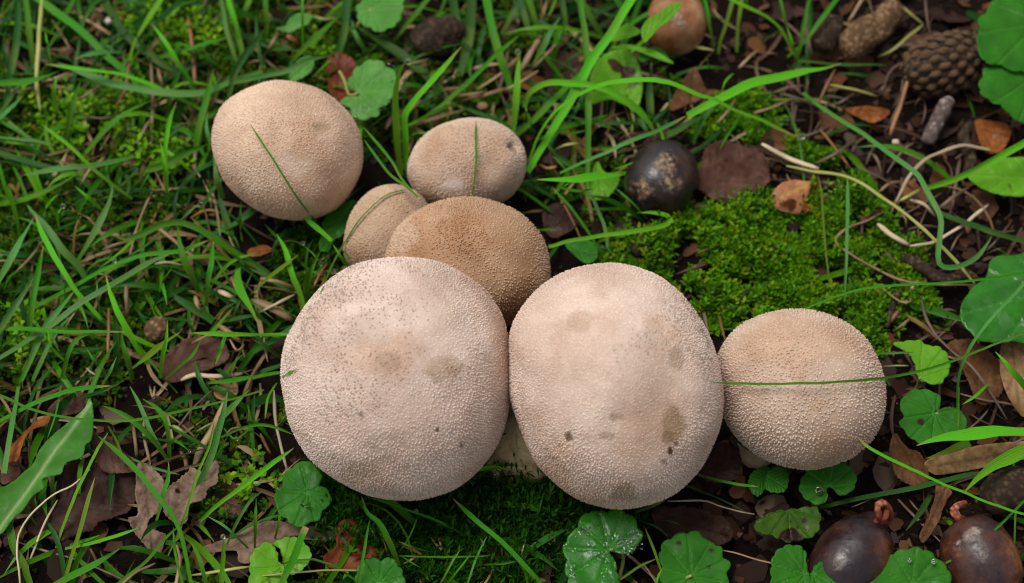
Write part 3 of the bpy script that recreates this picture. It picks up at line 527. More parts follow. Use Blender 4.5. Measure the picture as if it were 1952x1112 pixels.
def blade(reg, pts, w, kind, label=None, z=None, over=0, cut=False, name=None, group=None):
    global seen_blades; seen_blades += 1
    rs = random.Random(seen_blades * 77 + 5)
    p = px(reg, pts); s = REG[reg][2]; wpx = w / s
    # blades that leave the photograph go on beyond it
    def ext(a, b):
        dx, dy = a[0] - b[0], a[1] - b[1]; L = math.hypot(dx, dy) or 1
        return (a[0] + dx / L * 70, a[1] + dy / L * 70)
    def edge(a): return a[0] < 24 or a[0] > 1926 or a[1] < 24 or a[1] > 1086
    tipfree = not edge(p[0])
    if not tipfree: p = [ext(p[0], p[1])] + p
    if edge(p[-1]): p = p + [ext(p[-1], p[-2])]
    length = sum(math.dist(a, b) for a, b in zip(p, p[1:]))
    n = max(7, min(46, int(length / 11)))
    c = catmull(p, n); t = np.linspace(0, 1, n)
    c = c + np.c_[noise(np.c_[t * length / 34, t * 0, t * 0], 1, seen_blades, 2), noise(np.c_[t * length / 34, t * 0, t * 0], 1, seen_blades + 900, 2)] * min(1.6, wpx * .22)
    z0, z1, bulge = z or ZR[kind]
    j = 1 if z else rs.uniform(.7, 1.3)
    zz = ((1 - t) * z0 + t * z1 + bulge * np.sin(np.pi * t)) * j * 1e-3
    P = np.array([at(x, y, h) for (x, y), h in zip(c, zz)])
    if over:
        for i, q in enumerate(c):
            d = surf_depth(q)
            if d is not None:
                lim = d - over * 1e-3; dep = depth(P[i])
                if dep > lim: P[i] = CAM + ray(*q) * lim
        off = [depth(x) for x in P]; sm = np.convolve(np.pad(off, 2, mode='edge'), [.1, .2, .4, .2, .1], 'valid'); sm = np.minimum(sm, off)
        P = np.array([CAM + ray(*q) * d for q, d in zip(c, sm)])
    dep = np.array([depth(x) for x in P]); hw = wpx * PXS * dep / 2
    if kind in TUBE:
        prof = np.minimum(1, .55 + t * 3) * np.minimum(1, .5 + (1 - t) * 4)
        V, F, F4 = limb_arrays(P, np.maximum(hw * prof, .0002), 6, .6, .22, seen_blades)
        o = mesh_obj(name or 'dry_stem', V, F, M[kind], F4=F4)
        return tag(o, label or look(kind, p, length, wpx, 'dry stem'), 'dry stem', group or 'dry stems and straws in the turf')
    T = frames(P); ref = CN * .45 + np.array([0, 0, .55]) + np.array([rs.uniform(-.3, .3), rs.uniform(-.3, .3), 0])
    tw = np.linspace(rs.uniform(-.55, .55), rs.uniform(-.55, .55), n) + .15 * np.sin(t * rs.uniform(4, 11) + rs.random() * 6)
    S = np.cross(T, ref); S /= np.linalg.norm(S, axis=1)[:, None]; Nn = np.cross(S, T)
    S = S * np.cos(tw)[:, None] + Nn * np.sin(tw)[:, None]; Nn = np.cross(S, T)
    tl = t * length
    prof = np.clip(tl / (max(wpx * 4.5, 14)), 0, 1) ** .75 if tipfree and not cut else np.ones(n)
    prof = np.maximum(prof, .07) * (.72 + .28 * np.minimum(1, (1 - t) * 2.5))
    h = hw * prof * (1 + .06 * np.sin(t * 9 + rs.random() * 6)); fold = rs.uniform(.18, .45)
    xs = np.array([-1, -.5, 0, .5, 1]); dz = np.array([0, -.6, -1, -.6, 0]) * fold
    V = P[:, None] + S[:, None] * (h[:, None] * xs[None])[..., None] + Nn[:, None] * (h[:, None] * dz[None])[..., None]
    m = 5; i = (np.arange(n - 1)[:, None] * m + np.arange(m - 1)[None]).ravel()
    o = mesh_obj(name or 'grass_blade', V.reshape(-1, 3), None, M[kind], F4=np.stack([i, i + 1, i + m + 1, i + m], -1),
                 attrs={'along': np.repeat(t if tipfree else .15 + .85 * t, m), 'across': np.tile(xs * .5 + .5, n)})
    return tag(o, label or look(kind, p, length, wpx, 'grass blade'), 'grass blade', group or 'single grass blades')
BL = {
'A': [
 ([(250,358),(450,385),(650,410),(800,455),(950,525),(1130,615)],30,'b'), ([(320,350),(470,410),(620,465),(800,500),(960,520),(1140,515),(1300,450),(1463,400)],45,'p'),
 ([(230,690),(330,770),(450,870),(560,980),(740,1112)],22,'b'), ([(985,568),(945,680),(920,830),(925,950),(930,1080)],25,'b'), ([(895,790),(910,880),(930,1000),(935,1080)],24,'b'),
 ([(1165,800),(1010,870),(900,925),(790,955)],45,'g'), ([(130,975),(300,945),(450,930),(600,905),(790,865)],38,'p'), ([(47,870),(200,915),(400,970),(500,1040),(580,1112)],35,'d'),
 ([(100,50),(90,250),(60,420)],38,'d'), ([(150,60),(165,200),(185,380)],35,'g'), ([(230,50),(215,250),(205,450),(225,620)],24,'yg'), ([(290,50),(400,130),(500,215),(590,310),(700,400),(780,490),(830,555)],42,'g'),
 ([(610,50),(680,170),(800,270),(900,350),(1010,420),(1100,520)],46,'d'), ([(850,70),(800,150),(750,240),(725,340)],36,'b'), ([(845,130),(920,230),(1000,360),(1090,490)],26,'b'), ([(1300,200),(1150,240),(1000,290),(850,325)],24,'g'),
 ([(1250,50),(1290,180),(1350,310)],26,'g'), ([(1300,60),(1330,200),(1345,320),(1280,430)],30,'g'), ([(1463,170),(1370,300),(1300,430),(1270,580)],36,'d'), ([(1190,390),(1150,550),(1110,700),(1090,850)],40,'g'),
 ([(1160,620),(1150,700),(1170,800),(1160,860)],26,'p'), ([(450,450),(400,600),(365,790)],30,'g'), ([(310,812),(180,785),(50,770)],28,'p'), ([(450,95),(550,150),(640,215)],24,'y'), ([(1050,100),(1070,250),(1090,480)],24,'o'),
 ([(840,330),(850,480),(850,650),(835,920)],20,'y'), ([(390,405),(300,440),(190,470)],25,'y'), ([(840,665),(790,750),(740,830)],20,'y'), ([(720,350),(700,500),(640,610)],22,'o'), ([(950,180),(870,240),(830,310)],26,'y'),
 ([(1190,860),(1210,1000),(1240,1112)],38,'p'), ([(850,560),(720,620),(600,710),(470,860)],40,'g'), ([(400,100),(300,220),(220,330),(130,440),(50,560)],26,'d'), ([(250,180),(265,260),(285,340)],26,'b'), ([(330,415),(300,480),(310,590),(340,640)],28,'b'),
 ([(130,535),(50,610)],26,'p'), ([(770,120),(690,170),(590,280)],36,'d'), ([(410,330),(530,295),(640,290),(700,300)],28,'p'), ([(330,395),(180,450),(47,460)],40,'g'), ([(415,1035),(500,1112),(580,1180)],25,'b'), ([(1190,410),(1200,480),(1210,560)],24,'b'),
 ([(450,640),(560,660),(680,650)],14,'r'), ([(580,880),(500,950),(440,1040)],16,'y'), ([(880,380),(900,450),(920,490)],22,'y'), ([(560,480),(480,530),(430,560)],22,'y'), ([(540,100),(555,150),(570,210)],20,'y'), ([(290,110),(350,200),(400,290)],14,'y'),
 ([(700,960),(770,940),(650,1060)],22,'d'), ([(700,1112),(720,1020),(690,960)],40,'d'), ([(1050,680),(960,740),(900,800)],40,'d'), ([(330,1060),(390,1000),(450,985)],36,'d'), ([(1463,600),(1400,560)],10,'y')],
'F': [
 ([(195,165),(240,290),(330,450),(420,590),(500,690),(570,760)],30,'b'), ([(150,120),(260,250),(350,370),(430,450),(480,530)],46,'p'), ([(630,10),(600,130),(510,300),(430,430)],40,'p'), ([(1120,100),(1050,160),(990,215)],24,'p'),
 ([(640,290),(700,310),(780,285),(880,235),(1000,215),(1100,250),(1200,310),(1330,400),(1463,490)],36,'g'), ([(190,530),(100,660),(47,740)],36,'p'), ([(190,190),(130,290),(47,440)],38,'p'), ([(240,350),(210,500),(180,680),(165,800),(185,950)],34,'g'),
 ([(960,390),(850,430),(700,520),(560,600),(430,680),(270,800),(160,870),(50,940)],36,'p'), ([(1180,310),(1000,375),(800,400),(600,470),(400,580),(190,690)],28,'g'), ([(690,825),(400,825),(200,815),(47,810)],30,'g'), ([(410,600),(330,700),(240,820),(180,960),(120,1100)],34,'p'),
 ([(265,815),(280,900),(340,970),(370,990)],18,'b'), ([(590,505),(605,580),(640,680),(700,800),(770,930),(820,1010)],32,'b'), ([(935,765),(925,870),(905,980),(890,1090)],24,'b'), ([(1005,830),(900,900),(800,980),(690,1070)],42,'olive'),
 ([(1060,832),(1200,838),(1400,840),(1590,850)],32,'b'), ([(900,580),(1000,650),(1100,710),(1190,770)],56,'d'), ([(1440,785),(1390,680),(1345,600),(1325,520),(1335,440)],52,'t'), ([(990,220),(1010,380),(1060,500),(1110,610)],40,'g'),
 ([(1190,310),(1180,430),(1160,560),(1150,690)],30,'g'), ([(1215,10),(1240,130),(1275,240),(1290,290)],42,'d'), ([(1345,100),(1340,200),(1350,320)],38,'g'), ([(855,30),(800,150),(760,270),(720,430),(700,500)],16,'y'), ([(880,250),(960,310),(1050,390),(1150,445)],24,'y'),
 ([(865,450),(940,440),(1025,460)],18,'c'), ([(90,490),(180,400),(280,260)],16,'y'), ([(605,700),(605,850),(600,1000)],22,'o'), ([(1010,1100),(1080,1070),(1200,1075),(1350,1060)],34,'c'), ([(650,970),(620,1040),(580,1110)],24,'p'),
 ([(1340,650),(1250,700),(1190,760)],46,'d'), ([(1463,740),(1350,745),(1240,775)],40,'d'), ([(960,470),(930,510),(900,540)],24,'g'), ([(932,675),(920,610),(900,540)],24,'t'), ([(320,65),(260,120),(245,180)],30,'b'), ([(350,130),(320,180),(330,250)],36,'b'),
 ([(480,920),(540,1010),(590,1070)],22,'g'), ([(1120,870),(1080,950),(1000,1020),(920,1090)],18,'g'), ([(1250,850),(1220,940),(1195,1015)],16,'t'), ([(680,800),(680,880),(710,980),(740,1100)],40,'g'), ([(520,830),(430,870),(380,950),(340,1110)],28,'g'), ([(400,740),(330,810),(260,930),(180,1100)],30,'p'),
 ([(1220,600),(1270,620),(1310,640)],40,'c'), ([(1090,630),(1110,690),(1130,720)],30,'y'), ([(1220,790),(1280,830),(1350,890)],36,'y'), ([(1070,890),(1150,850),(1300,800)],18,'y'), ([(480,1030),(520,1060),(570,1080)],14,'c'), ([(700,560),(705,640),(715,740)],26,'y'), ([(480,400),(520,390)],12,'y'),
 ([(570,370),(640,340),(740,320)],20,'y'), ([(47,430),(120,430),(200,440)],14,'y'), ([(1190,400),(1250,500),(1310,610)],14,'g'), ([(540,540),(545,640),(560,740)],12,'p'), ([(1463,1070),(1300,1095),(1150,1112)],26,'g'), ([(1200,250),(1270,280),(1330,360)],12,'g')],
'G': [
 ([(675,470),(650,440),(600,390),(540,352),(490,348),(440,370)],9,'g','hair-thin grass blade hung with two dewdrops in the lawn',(16,8,2)), ([(430,310),(480,400),(510,520),(560,640),(590,740)],34,'b'), ([(535,175),(600,230),(680,300),(740,350)],30,'b','short grass blade pointing at the puffball that stands apart, over a leaf',(16,14,1)),
 ([(745,370),(790,440),(850,525)],34,'b'), ([(800,400),(850,450),(910,510)],34,'g'), ([(680,400),(640,480),(600,580),(590,680)],42,'g'), ([(550,430),(480,480),(380,560),(280,650)],26,'olive'), ([(0,270),(100,330),(200,420),(350,520),(520,640)],50,'d'),
 ([(445,715),(500,750),(550,780)],40,'b'), ([(290,680),(400,720),(520,790)],58,'y'), ([(530,650),(430,700),(330,750)],20,'c'), ([(340,560),(440,580),(530,610)],30,'y'), ([(85,1045),(120,960),(150,880)],14,'t'), ([(520,1080),(400,1090),(300,1112)],30,'g'), ([(350,560),(330,620),(360,680)],14,'y'),
 ([(640,600),(680,520),(720,470)],12,'o'), ([(180,550),(230,660),(260,700)],24,'y'), ([(170,900),(210,960),(250,930)],14,'y'), ([(300,900),(400,960),(450,1000)],34,'d')],
'B': [
 ([(1150,340),(1110,420),(1095,550),(1100,700),(1110,830),(1125,980)],42,'b','upright bright grass blade tipped with a large dewdrop beside a scalloped leaf',(40,4,0)), ([(1463,260),(1350,390),(1260,490),(1190,570),(1145,650),(1150,780),(1150,950)],38,'b','grass blade bent sharply over beside the blade with the large dewdrop',(26,4,8)),
 ([(910,705),(1000,810),(1080,910),(1130,1000),(1220,1100)],15,'g',None,(30,30,0)), ([(920,780),(990,880),(1070,980),(1150,1040),(1220,1100)],15,'g',None,(30,30,0)), ([(1150,420),(1145,520),(1130,620)],15,'d'), ([(370,50),(375,150),(360,250)],30,'g'), ([(130,50),(150,160),(200,330),(240,410)],26,'p'),
 ([(175,50),(215,180),(235,300)],28,'b'), ([(360,170),(300,260),(230,350),(170,440)],36,'d'), ([(725,315),(620,330),(500,390),(380,420),(150,470)],30,'p'), ([(820,50),(810,180),(775,280),(745,370)],46,'d'), ([(790,80),(700,160),(600,250),(510,350)],36,'g'),
 ([(850,110),(870,190),(930,290)],34,'p'), ([(880,150),(1000,220),(1110,290),(1200,360),(1300,450),(1360,540)],60,'d'), ([(1230,50),(1150,150),(1080,240)],26,'g'), ([(575,50),(575,150),(578,280)],15,'b'), ([(560,280),(480,270),(390,275)],42,'d'), ([(1435,570),(1300,630),(1180,690)],16,'g'),
 ([(1275,738),(1220,745),(1175,755)],32,'t'), ([(440,180),(400,250),(380,290)],18,'y'), ([(490,195),(520,220),(555,250)],40,'o'), ([(630,90),(700,110),(780,100)],20,'yg'), ([(1110,90),(1180,80),(1250,95)],26,'y'), ([(1130,160),(1180,150),(1240,165)],26,'y'), ([(1280,330),(1200,350),(1130,370)],10,'y'),
 ([(1000,200),(1060,190),(1090,170)],20,'y'), ([(1040,720),(1080,650),(1180,600)],26,'y'), ([(1240,560),(1170,620),(1080,680)],26,'y')],
'C': [
 ([(500,50),(520,150),(545,240),(575,350),(610,440),(630,510)],46,'g'), ([(675,290),(665,400),(655,550),(645,650),(635,750)],38,'b'), ([(680,185),(560,290),(460,390),(350,490),(250,580),(130,660),(0,720)],26,'g'), ([(400,50),(390,200),(360,350),(340,420)],60,'d'), ([(310,50),(330,180),(270,300)],52,'d'),
 ([(900,90),(840,190),(790,290),(740,370)],36,'p'), ([(790,200),(730,310),(670,410)],34,'y'), ([(910,210),(830,300),(740,390)],16,'y'), ([(780,395),(680,460),(560,520)],20,'y'), ([(670,320),(560,420),(440,500)],20,'y'), ([(600,495),(480,530),(360,560)],28,'y'), ([(480,515),(400,525),(330,535)],24,'y'),
 ([(1015,50),(1040,200),(1050,400),(1058,600),(1055,850),(1050,1100)],36,'g','long upright grass blade crossing the arching blades behind the dimpled puffball',(26,6,2)), ([(1265,50),(1180,190),(1080,330),(1010,460),(940,590),(860,720),(790,840),(720,960)],50,'b','broad bright grass blade slanting up from the dimpled puffball',(30,5,4)),
 ([(1430,760),(1400,690),(1320,600),(1200,520),(1080,480),(950,465),(820,465),(730,520),(700,600)],38,'b','low arching grass blade yellowing at one end, crossing an oval leaf',(8,8,14)), ([(1060,360),(930,490),(830,590),(740,680),(650,760)],42,'g'), ([(1040,50),(1100,140),(1150,220)],46,'g'), ([(1440,50),(1330,110),(1240,190),(1170,290)],24,'g'),
 ([(1410,350),(1400,500),(1410,660)],56,'d'), ([(770,1000),(950,1000),(1150,980),(1300,960)],58,'b'), ([(860,870),(930,940),(990,990)],40,'g'), ([(690,50),(720,150),(750,210)],36,'d'), ([(740,50),(780,190)],36,'g'), ([(650,50),(600,140),(570,190)],36,'d'), ([(330,590),(440,630),(560,680),(640,720)],46,'d'),
 ([(1370,690),(1100,680),(910,640)],26,'d'), ([(1060,725),(950,745),(880,720)],26,'g'), ([(1430,780),(1350,850),(1280,880)],60,'g'), ([(620,540),(600,580),(580,640)],34,'d'), ([(520,170),(460,200),(420,230)],32,'d'), ([(920,50),(930,120),(920,190)],34,'d'), ([(1110,60),(1200,90),(1330,140)],16,'d'),
 ([(1000,800),(930,810),(870,840)],20,'yg'), ([(880,930),(830,940),(790,920)],24,'o'), ([(1310,905),(1250,930),(1200,945)],16,'b'), ([(1230,820),(1150,825),(1110,820)],16,'g'), ([(890,720),(830,760),(800,800)],12,'y'), ([(860,570),(880,600),(850,680)],22,'y'), ([(700,580),(720,640),(735,690)],24,'b'), ([(1290,620),(1310,700),(1305,750)],12,'g'),
 ([(760,600),(850,620),(1040,680)],20,'d'), ([(1180,640),(1100,660),(1050,670)],26,'g'), ([(960,1020),(920,1040),(880,1060)],20,'b')],
'X': [
 ([(1524,262),(1484,245),(1440,224),(1397,208),(1365,191),(1333,181),(1300,167),(1268,156),(1227,152),(1163,157),(1122,171),(1085,191),(1050,222),(1030,253),(1016,284),(1009,308)],11,'b','long grass blade arching over the soil with a dewdrop at its tip',(10,4,32)),
 ([(1605,120),(1560,132),(1537,135),(1484,148),(1430,159),(1403,172),(1349,200),(1310,220)],19,'b','broad grass blade lying over the arching one, pointing toward the pine cone',(16,22,4)), ([(1310,220),(1246,251),(1200,270),(1160,289),(1110,311),(1068,331)],8,'p','narrow pale grass blade above the dark acorn',(20,12,2)),
 ([(1890,451),(1879,469),(1861,491),(1830,508),(1797,509),(1789,491),(1792,454),(1794,423),(1784,393),(1760,353),(1745,329),(1696,294),(1653,260),(1607,232),(1567,205),(1530,177)],10,'p','long pale grass blade that loops round in a hook beside the soil',(8,8,14)),
 ([(1928,286),(1891,307),(1852,328),(1806,347),(1763,359)],13,'b'), ([(1760,362),(1787,402),(1830,420),(1882,439),(1934,454)],12,'d'), ([(1452,275),(1478,289),(1506,303),(1535,314),(1560,322)],12,'c','thick pale cut straw end beside the purple-brown leaf',(9,6,0)),
 ([(1500,316),(1546,326),(1607,335),(1647,353),(1683,378),(1714,399),(1745,423),(1775,451),(1790,466),(1821,497),(1858,540)],9,'yg','long yellow-green stem curving down beside the moss patch',(7,7,8)), ([(1615,338),(1616,393),(1615,454),(1613,509),(1610,576)],6.5,'p','thin upright blade standing in the moss patch',(14,10,4)),
 ([(1558,332),(1566,371),(1572,454),(1580,530),(1589,570)],4,'olive'), ([(1934,524),(1897,530),(1836,537),(1775,541),(1714,544),(1653,549),(1607,561),(1555,580),(1528,592)],5,'g','thin blade running across the moss patch to the evenly warted puffball',(16,24,8)),
 ([(1683,405),(1647,423),(1613,436),(1592,460),(1622,485),(1668,512),(1714,533),(1760,541),(1858,543)],6.5,'y','kinked dry straw bordering the moss patch',(6,4,3)), ([(1708,384),(1720,362),(1735,332),(1760,307),(1790,292),(1833,278),(1867,283),(1907,290)],8,'c','bent cream straw crossed by the hooked grass blade',(6,4,4)),
 ([(1674,427),(1699,448),(1735,469)],13,'c'), ([(1735,469),(1775,463),(1806,448),(1836,430),(1861,408),(1885,390)],7,'c'), ([(1735,381),(1760,390),(1781,411)],8,'c'),
 ([(477,236),(500,273),(527,314),(568,380),(595,413),(625,450)],3.8,'g','thin dark grass blade leaning over the puffball that stands apart',(30,3,0),3.0), ([(907,229),(907,266),(908,307),(905,342),(901,373)],3.8,'g','thin dark grass stem lying over the squat dimpled puffball',(28,20,0),1.4),
 ([(1358,729),(1400,731),(1455,732),(1546,731),(1607,728),(1668,723),(1729,713),(1790,698),(1836,681),(1882,662),(1936,641)],5,'g','thin dark grass blade lying across the evenly warted puffball',(20,22,2),3.2),
 ([(779,361),(739,371),(708,395),(681,425),(657,463),(633,507),(612,559)],4.2,'g','thin grass blade arching over the small tucked-in puffball',(24,4,4),1.4), ([(568,704),(551,711),(533,720)],4.5,'b','short grass tip touching the largest puffball',(30,24,0),1.0),
 ([(1634,833),(1658,854),(1710,881),(1754,902),(1796,922),(1840,940),(1888,960),(1936,975)],5.5,'b','thin bright grass blade from the evenly warted puffball out past the acorns',(34,18,3),1.0)],
'H': [
 ([(1330,195),(1435,195),(1510,215),(1512,250),(1405,280),(1200,310),(995,342),(834,380)],27,'b','folded green blade doubled back on itself between acorn and tall puffball',(9,12,6)), ([(860,52),(965,175),(1062,307),(1147,453)],18,'g'), ([(1050,30),(1110,175),(1155,307),(1165,468)],20,'p'), ([(1205,52),(1300,132),(1405,249)],12,'g'), ([(893,292),(850,287),(766,287)],14,'g'), ([(1090,60),(1000,70),(890,50)],20,'g'), ([(1160,390),(1200,440),(1230,480)],16,'g')],
'D': [
 ([(690,60),(720,200),(745,340)],30,'g'), ([(860,60),(820,200),(790,290),(775,380)],28,'olive'), ([(930,60),(910,200),(905,370)],28,'olive'), ([(740,355),(620,330),(500,290),(350,235)],30,'yg'), ([(1010,65),(1120,120),(1220,210),(1290,340),(1310,380)],32,'b'), ([(1230,65),(1260,180),(1300,340)],24,'g'),
 ([(1400,60),(1370,200),(1350,350),(1320,480)],30,'g'), ([(1220,130),(1330,230),(1440,360)],28,'r'), ([(1390,180),(1430,340),(1440,400)],28,'r'), ([(785,1060),(860,920),(930,820)],18,'g'), ([(720,800),(550,880),(390,970)],70,'d'), ([(390,1045),(375,950),(340,860)],52,'b'), ([(1250,640),(1150,660),(1060,720)],22,'g'),
 ([(1210,660),(1350,700),(1483,760)],24,'r'), ([(1020,800),(1120,770),(1330,690)],22,'y'), ([(1305,700),(1300,820),(1300,930)],22,'r'), ([(1160,850),(1290,855),(1400,850)],18,'r'), ([(920,480),(1000,400),(1060,350)],22,'y'), ([(1240,200),(1110,280),(1060,340)],14,'d'), ([(690,400),(700,440),(715,480)],18,'g'), ([(1100,380),(1150,375),(1200,390)],18,'r'), ([(640,70),(760,120),(880,170)],18,'d'), ([(800,640),(830,570),(880,520)],40,'b'),
 ([(770,870),(840,790),(900,700)],18,'y')],
'E': [
 ([(850,155),(760,230),(650,320),(560,355)],22,'yg','bent olive stem under the pine cone',(6,3,3)), ([(740,60),(800,110),(850,155)],22,'yg'), ([(620,405),(330,400),(60,380)],22,'d'), ([(320,455),(460,465),(560,480)],20,'d'), ([(270,530),(420,560),(560,600)],22,'yg'), ([(300,430),(250,530),(200,640)],18,'o'), ([(870,60),(880,150),(900,240)],16,'r'),
 ([(430,60),(400,110),(380,140)],22,'y'), ([(110,150),(150,300),(160,340)],26,'r'), ([(240,570),(340,550),(410,570)],20,'r'), ([(230,600),(330,610),(420,650)],20,'r'), ([(420,580),(330,640),(260,650)],18,'r'), ([(260,60),(180,170),(80,290),(0,360)],30,'g'), ([(130,60),(110,180),(80,300)],24,'d'), ([(0,170),(40,290),(60,370)],24,'b'),
 ([(760,480),(720,620),(680,740),(645,840)],28,'o','stiff red-brown needle lying on the soil below the pine cone',(9,3,0)), ([(310,760),(200,820),(100,860),(0,950)],22,'r'), ([(420,880),(300,960),(160,1030)],24,'r'), ([(210,810),(300,920),(390,1040)],20,'o'), ([(60,650),(45,740),(40,820)],22,'r'), ([(560,890),(520,960),(490,1040)],18,'r'), ([(680,930),(800,980),(940,1045)],16,'y'), ([(540,320),(440,340),(300,370)],16,'r')],
'J': [
 ([(440,255),(560,310),(700,390)],12,'r'), ([(1080,200),(1060,330),(1030,520)],26,'r'), ([(950,510),(1060,430),(1140,380)],26,'r'), ([(160,350),(300,355),(460,375)],20,'r'), ([(590,1010),(730,1105),(820,1065)],16,'y'), ([(1390,610),(1300,720),(1240,780)],14,'r'), ([(600,770),(650,820),(700,850)],18,'r'), ([(520,360),(500,420),(530,480)],16,'r'), ([(700,470),(760,440),(830,400)],24,'yg'), ([(580,410),(640,360),(720,350)],20,'y'),
 ([(700,540),(740,580),(740,640)],16,'y'), ([(1020,780),(1060,700),(1100,660)],16,'r'), ([(1300,760),(1340,780),(1370,800)],14,'g'), ([(0,300),(20,340),(100,370)],10,'y')],
'K': [
 ([(620,15),(450,30),(300,70),(150,130),(47,185)],30,'g'), ([(47,90),(180,150),(350,190),(550,210),(720,210),(900,180),(1100,135),(1300,85),(1463,40)],17,'g','long thin grass blade sagging across the toothed leaf',(20,14,6)), ([(55,300),(80,150),(100,20)],30,'p'), ([(260,310),(310,170),(340,10)],17,'g'), ([(600,275),(540,370),(480,490),(420,620),(350,800),(310,920)],22,'b'),
 ([(305,340),(295,480),(290,700),(293,890)],22,'d'), ([(525,525),(490,650),(450,800),(400,960),(370,1060)],25,'olive','grass blade with an orange tip beside the toothed leaf',(18,3,3)), ([(545,295),(660,390),(780,510),(880,640),(960,740),(1010,860),(1050,1060)],30,'g'), ([(995,508),(900,485),(800,450),(680,390),(590,320)],14,'p'), ([(570,125),(650,160),(760,230),(850,320),(940,440)],36,'g'),
 ([(720,20),(780,130),(830,260),(900,380),(935,440)],26,'p'), ([(935,440),(930,540),(900,640),(850,830)],24,'g'), ([(790,90),(880,150),(930,260),(940,440)],28,'g'), ([(1260,50),(1230,200),(1180,380),(1110,560),(1060,670)],38,'p',None,(24,4,3)), ([(1190,210),(1160,350),(1090,520),(1060,630),(1010,780),(930,960)],15,'b'), ([(1240,850),(1240,950),(1230,1060)],28,'b','short grass blade with a dewdrop on its blunt tip',(26,8,0)),
 ([(660,920),(550,990),(420,1060)],42,'g'), ([(770,805),(640,850),(500,890),(360,920)],22,'b'), ([(555,848),(450,880),(380,905)],20,'t'), ([(1000,790),(910,870),(830,970),(720,1060)],18,'g'), ([(50,800),(80,920),(130,1000),(150,1062)],42,'g'), ([(500,480),(400,570),(300,620),(180,720),(110,830),(95,930),(105,1050)],12,'c','pale curved stem arching beside the toothed leaf',(9,5,4)), ([(320,650),(250,770),(190,920),(155,1020)],14,'c'),
 ([(90,880),(280,940),(450,990),(620,1062)],15,'r'), ([(1250,100),(1190,240),(1120,360),(1080,460)],44,'y'), ([(1180,40),(1060,150),(970,270)],12,'r'), ([(1190,880),(1150,830),(1100,780)],44,'t'), ([(800,200),(800,300),(835,450)],18,'y'), ([(1410,60),(1400,180),(1380,330)],46,'d'), ([(1380,40),(1300,120),(1200,230)],60,'p'), ([(740,240),(750,330),(760,420)],20,'y'), ([(1030,290),(960,240),(900,300)],26,'yg'), ([(1000,380),(1030,430),(1040,490)],26,'y'), ([(860,20),(850,80),(830,20)],14,'y'),
 ([(690,450),(650,330),(600,240)],14,'olive'), ([(1240,250),(1310,310),(1440,200)],12,'g'), ([(1045,375),(990,330),(930,300)],14,'g'), ([(500,920),(530,980),(560,1030)],18,'o'), ([(1460,600),(1390,650),(1310,780),(1260,900)],18,'p'), ([(1420,640),(1415,780),(1410,920)],20,'g'), ([(960,800),(970,930),(1000,1060)],18,'g'), ([(1050,870),(1100,960),(1130,1060)],22,'g'), ([(980,900),(1000,980),(990,1040)],22,'y'), ([(1150,740),(1250,800),(1380,920)],14,'p'), ([(1400,270),(1300,250),(1240,300)],14,'y'), ([(1090,270),(1170,230),(1250,200)],18,'y'), ([(860,1000),(760,1050),(700,1100)],20,'y')],
'L': [
 ([(525,360),(400,450),(260,560),(100,680),(0,770)],27,'b','long straight grass blade pointing up at the largest puffball',(30,5,2)), ([(365,200),(380,80),(430,0)],14,'b'), ([(415,40),(425,200),(450,340),(490,490)],18,'c','pale rootlike stem hanging beside the largest puffball',(8,3,2)), ([(590,800),(560,870),(520,980),(480,1062)],42,'g','dark cut grass blade leaning over a lime scalloped leaf',(22,6,2),0,True), ([(720,740),(790,850),(850,950),(890,1010)],15,'d'), ([(945,760),(920,900),(890,1060)],15,'g'),
 ([(900,630),(930,720),(1000,780),(1050,880),(1110,1020)],34,'g'), ([(960,640),(1100,690),(1250,740),(1350,780),(1463,840)],17,'g'), ([(950,800),(970,840),(985,870)],12,'y'), ([(1000,830),(1030,900),(1045,970)],10,'o'), ([(520,1055),(700,1040),(880,1040)],14,'yg'), ([(455,520),(470,500),(560,420)],12,'y'), ([(480,170),(450,220),(430,240)],24,'p'), ([(250,245),(300,270),(350,310)],20,'b'), ([(520,290),(400,240),(270,240),(120,300)],18,'g'), ([(210,400),(260,500),(310,590)],14,'r'), ([(450,690),(440,780),(415,880)],14,'g'), ([(280,1020),(220,1030),(150,1040)],20,'yg'), ([(340,280),(370,350),(400,400)],18,'o')],
'M': [
 ([(300,640),(400,740),(520,840),(620,930),(740,1062)],28,'g'), ([(500,960),(350,965),(180,965),(0,960)],10,'g'), ([(490,850),(440,950),(400,1062)],11,'p'), ([(450,850),(475,910),(505,955)],8,'c'), ([(705,870),(690,920),(675,980)],8,'c'), ([(340,930),(300,990),(260,1062)],11,'b'), ([(400,950),(360,1000),(310,1062)],11,'b'), ([(550,1000),(530,1030),(510,1062)],16,'y'), ([(100,965),(60,985),(20,1010)],14,'y'), ([(660,990),(560,1005),(440,1010)],12,'g'), ([(110,730),(60,850),(0,940)],10,'g'),
 ([(740,440),(560,455),(440,475)],20,'g','grass blade lying against the puffball stem between the two largest caps',(10,10,0)), ([(615,490),(540,470),(440,480)],28,'b','short grass tip with a dewdrop hanging under it below the stem',(13,13,0)), ([(220,860),(240,930),(180,860)],16,'y'), ([(120,1025),(60,990),(10,960)],10,'g'), ([(620,900),(640,940)],14,'y'), ([(0,880),(90,915),(180,940)],10,'g'), ([(380,790),(450,800),(600,805),(800,800)],10,'d')],
'N': [
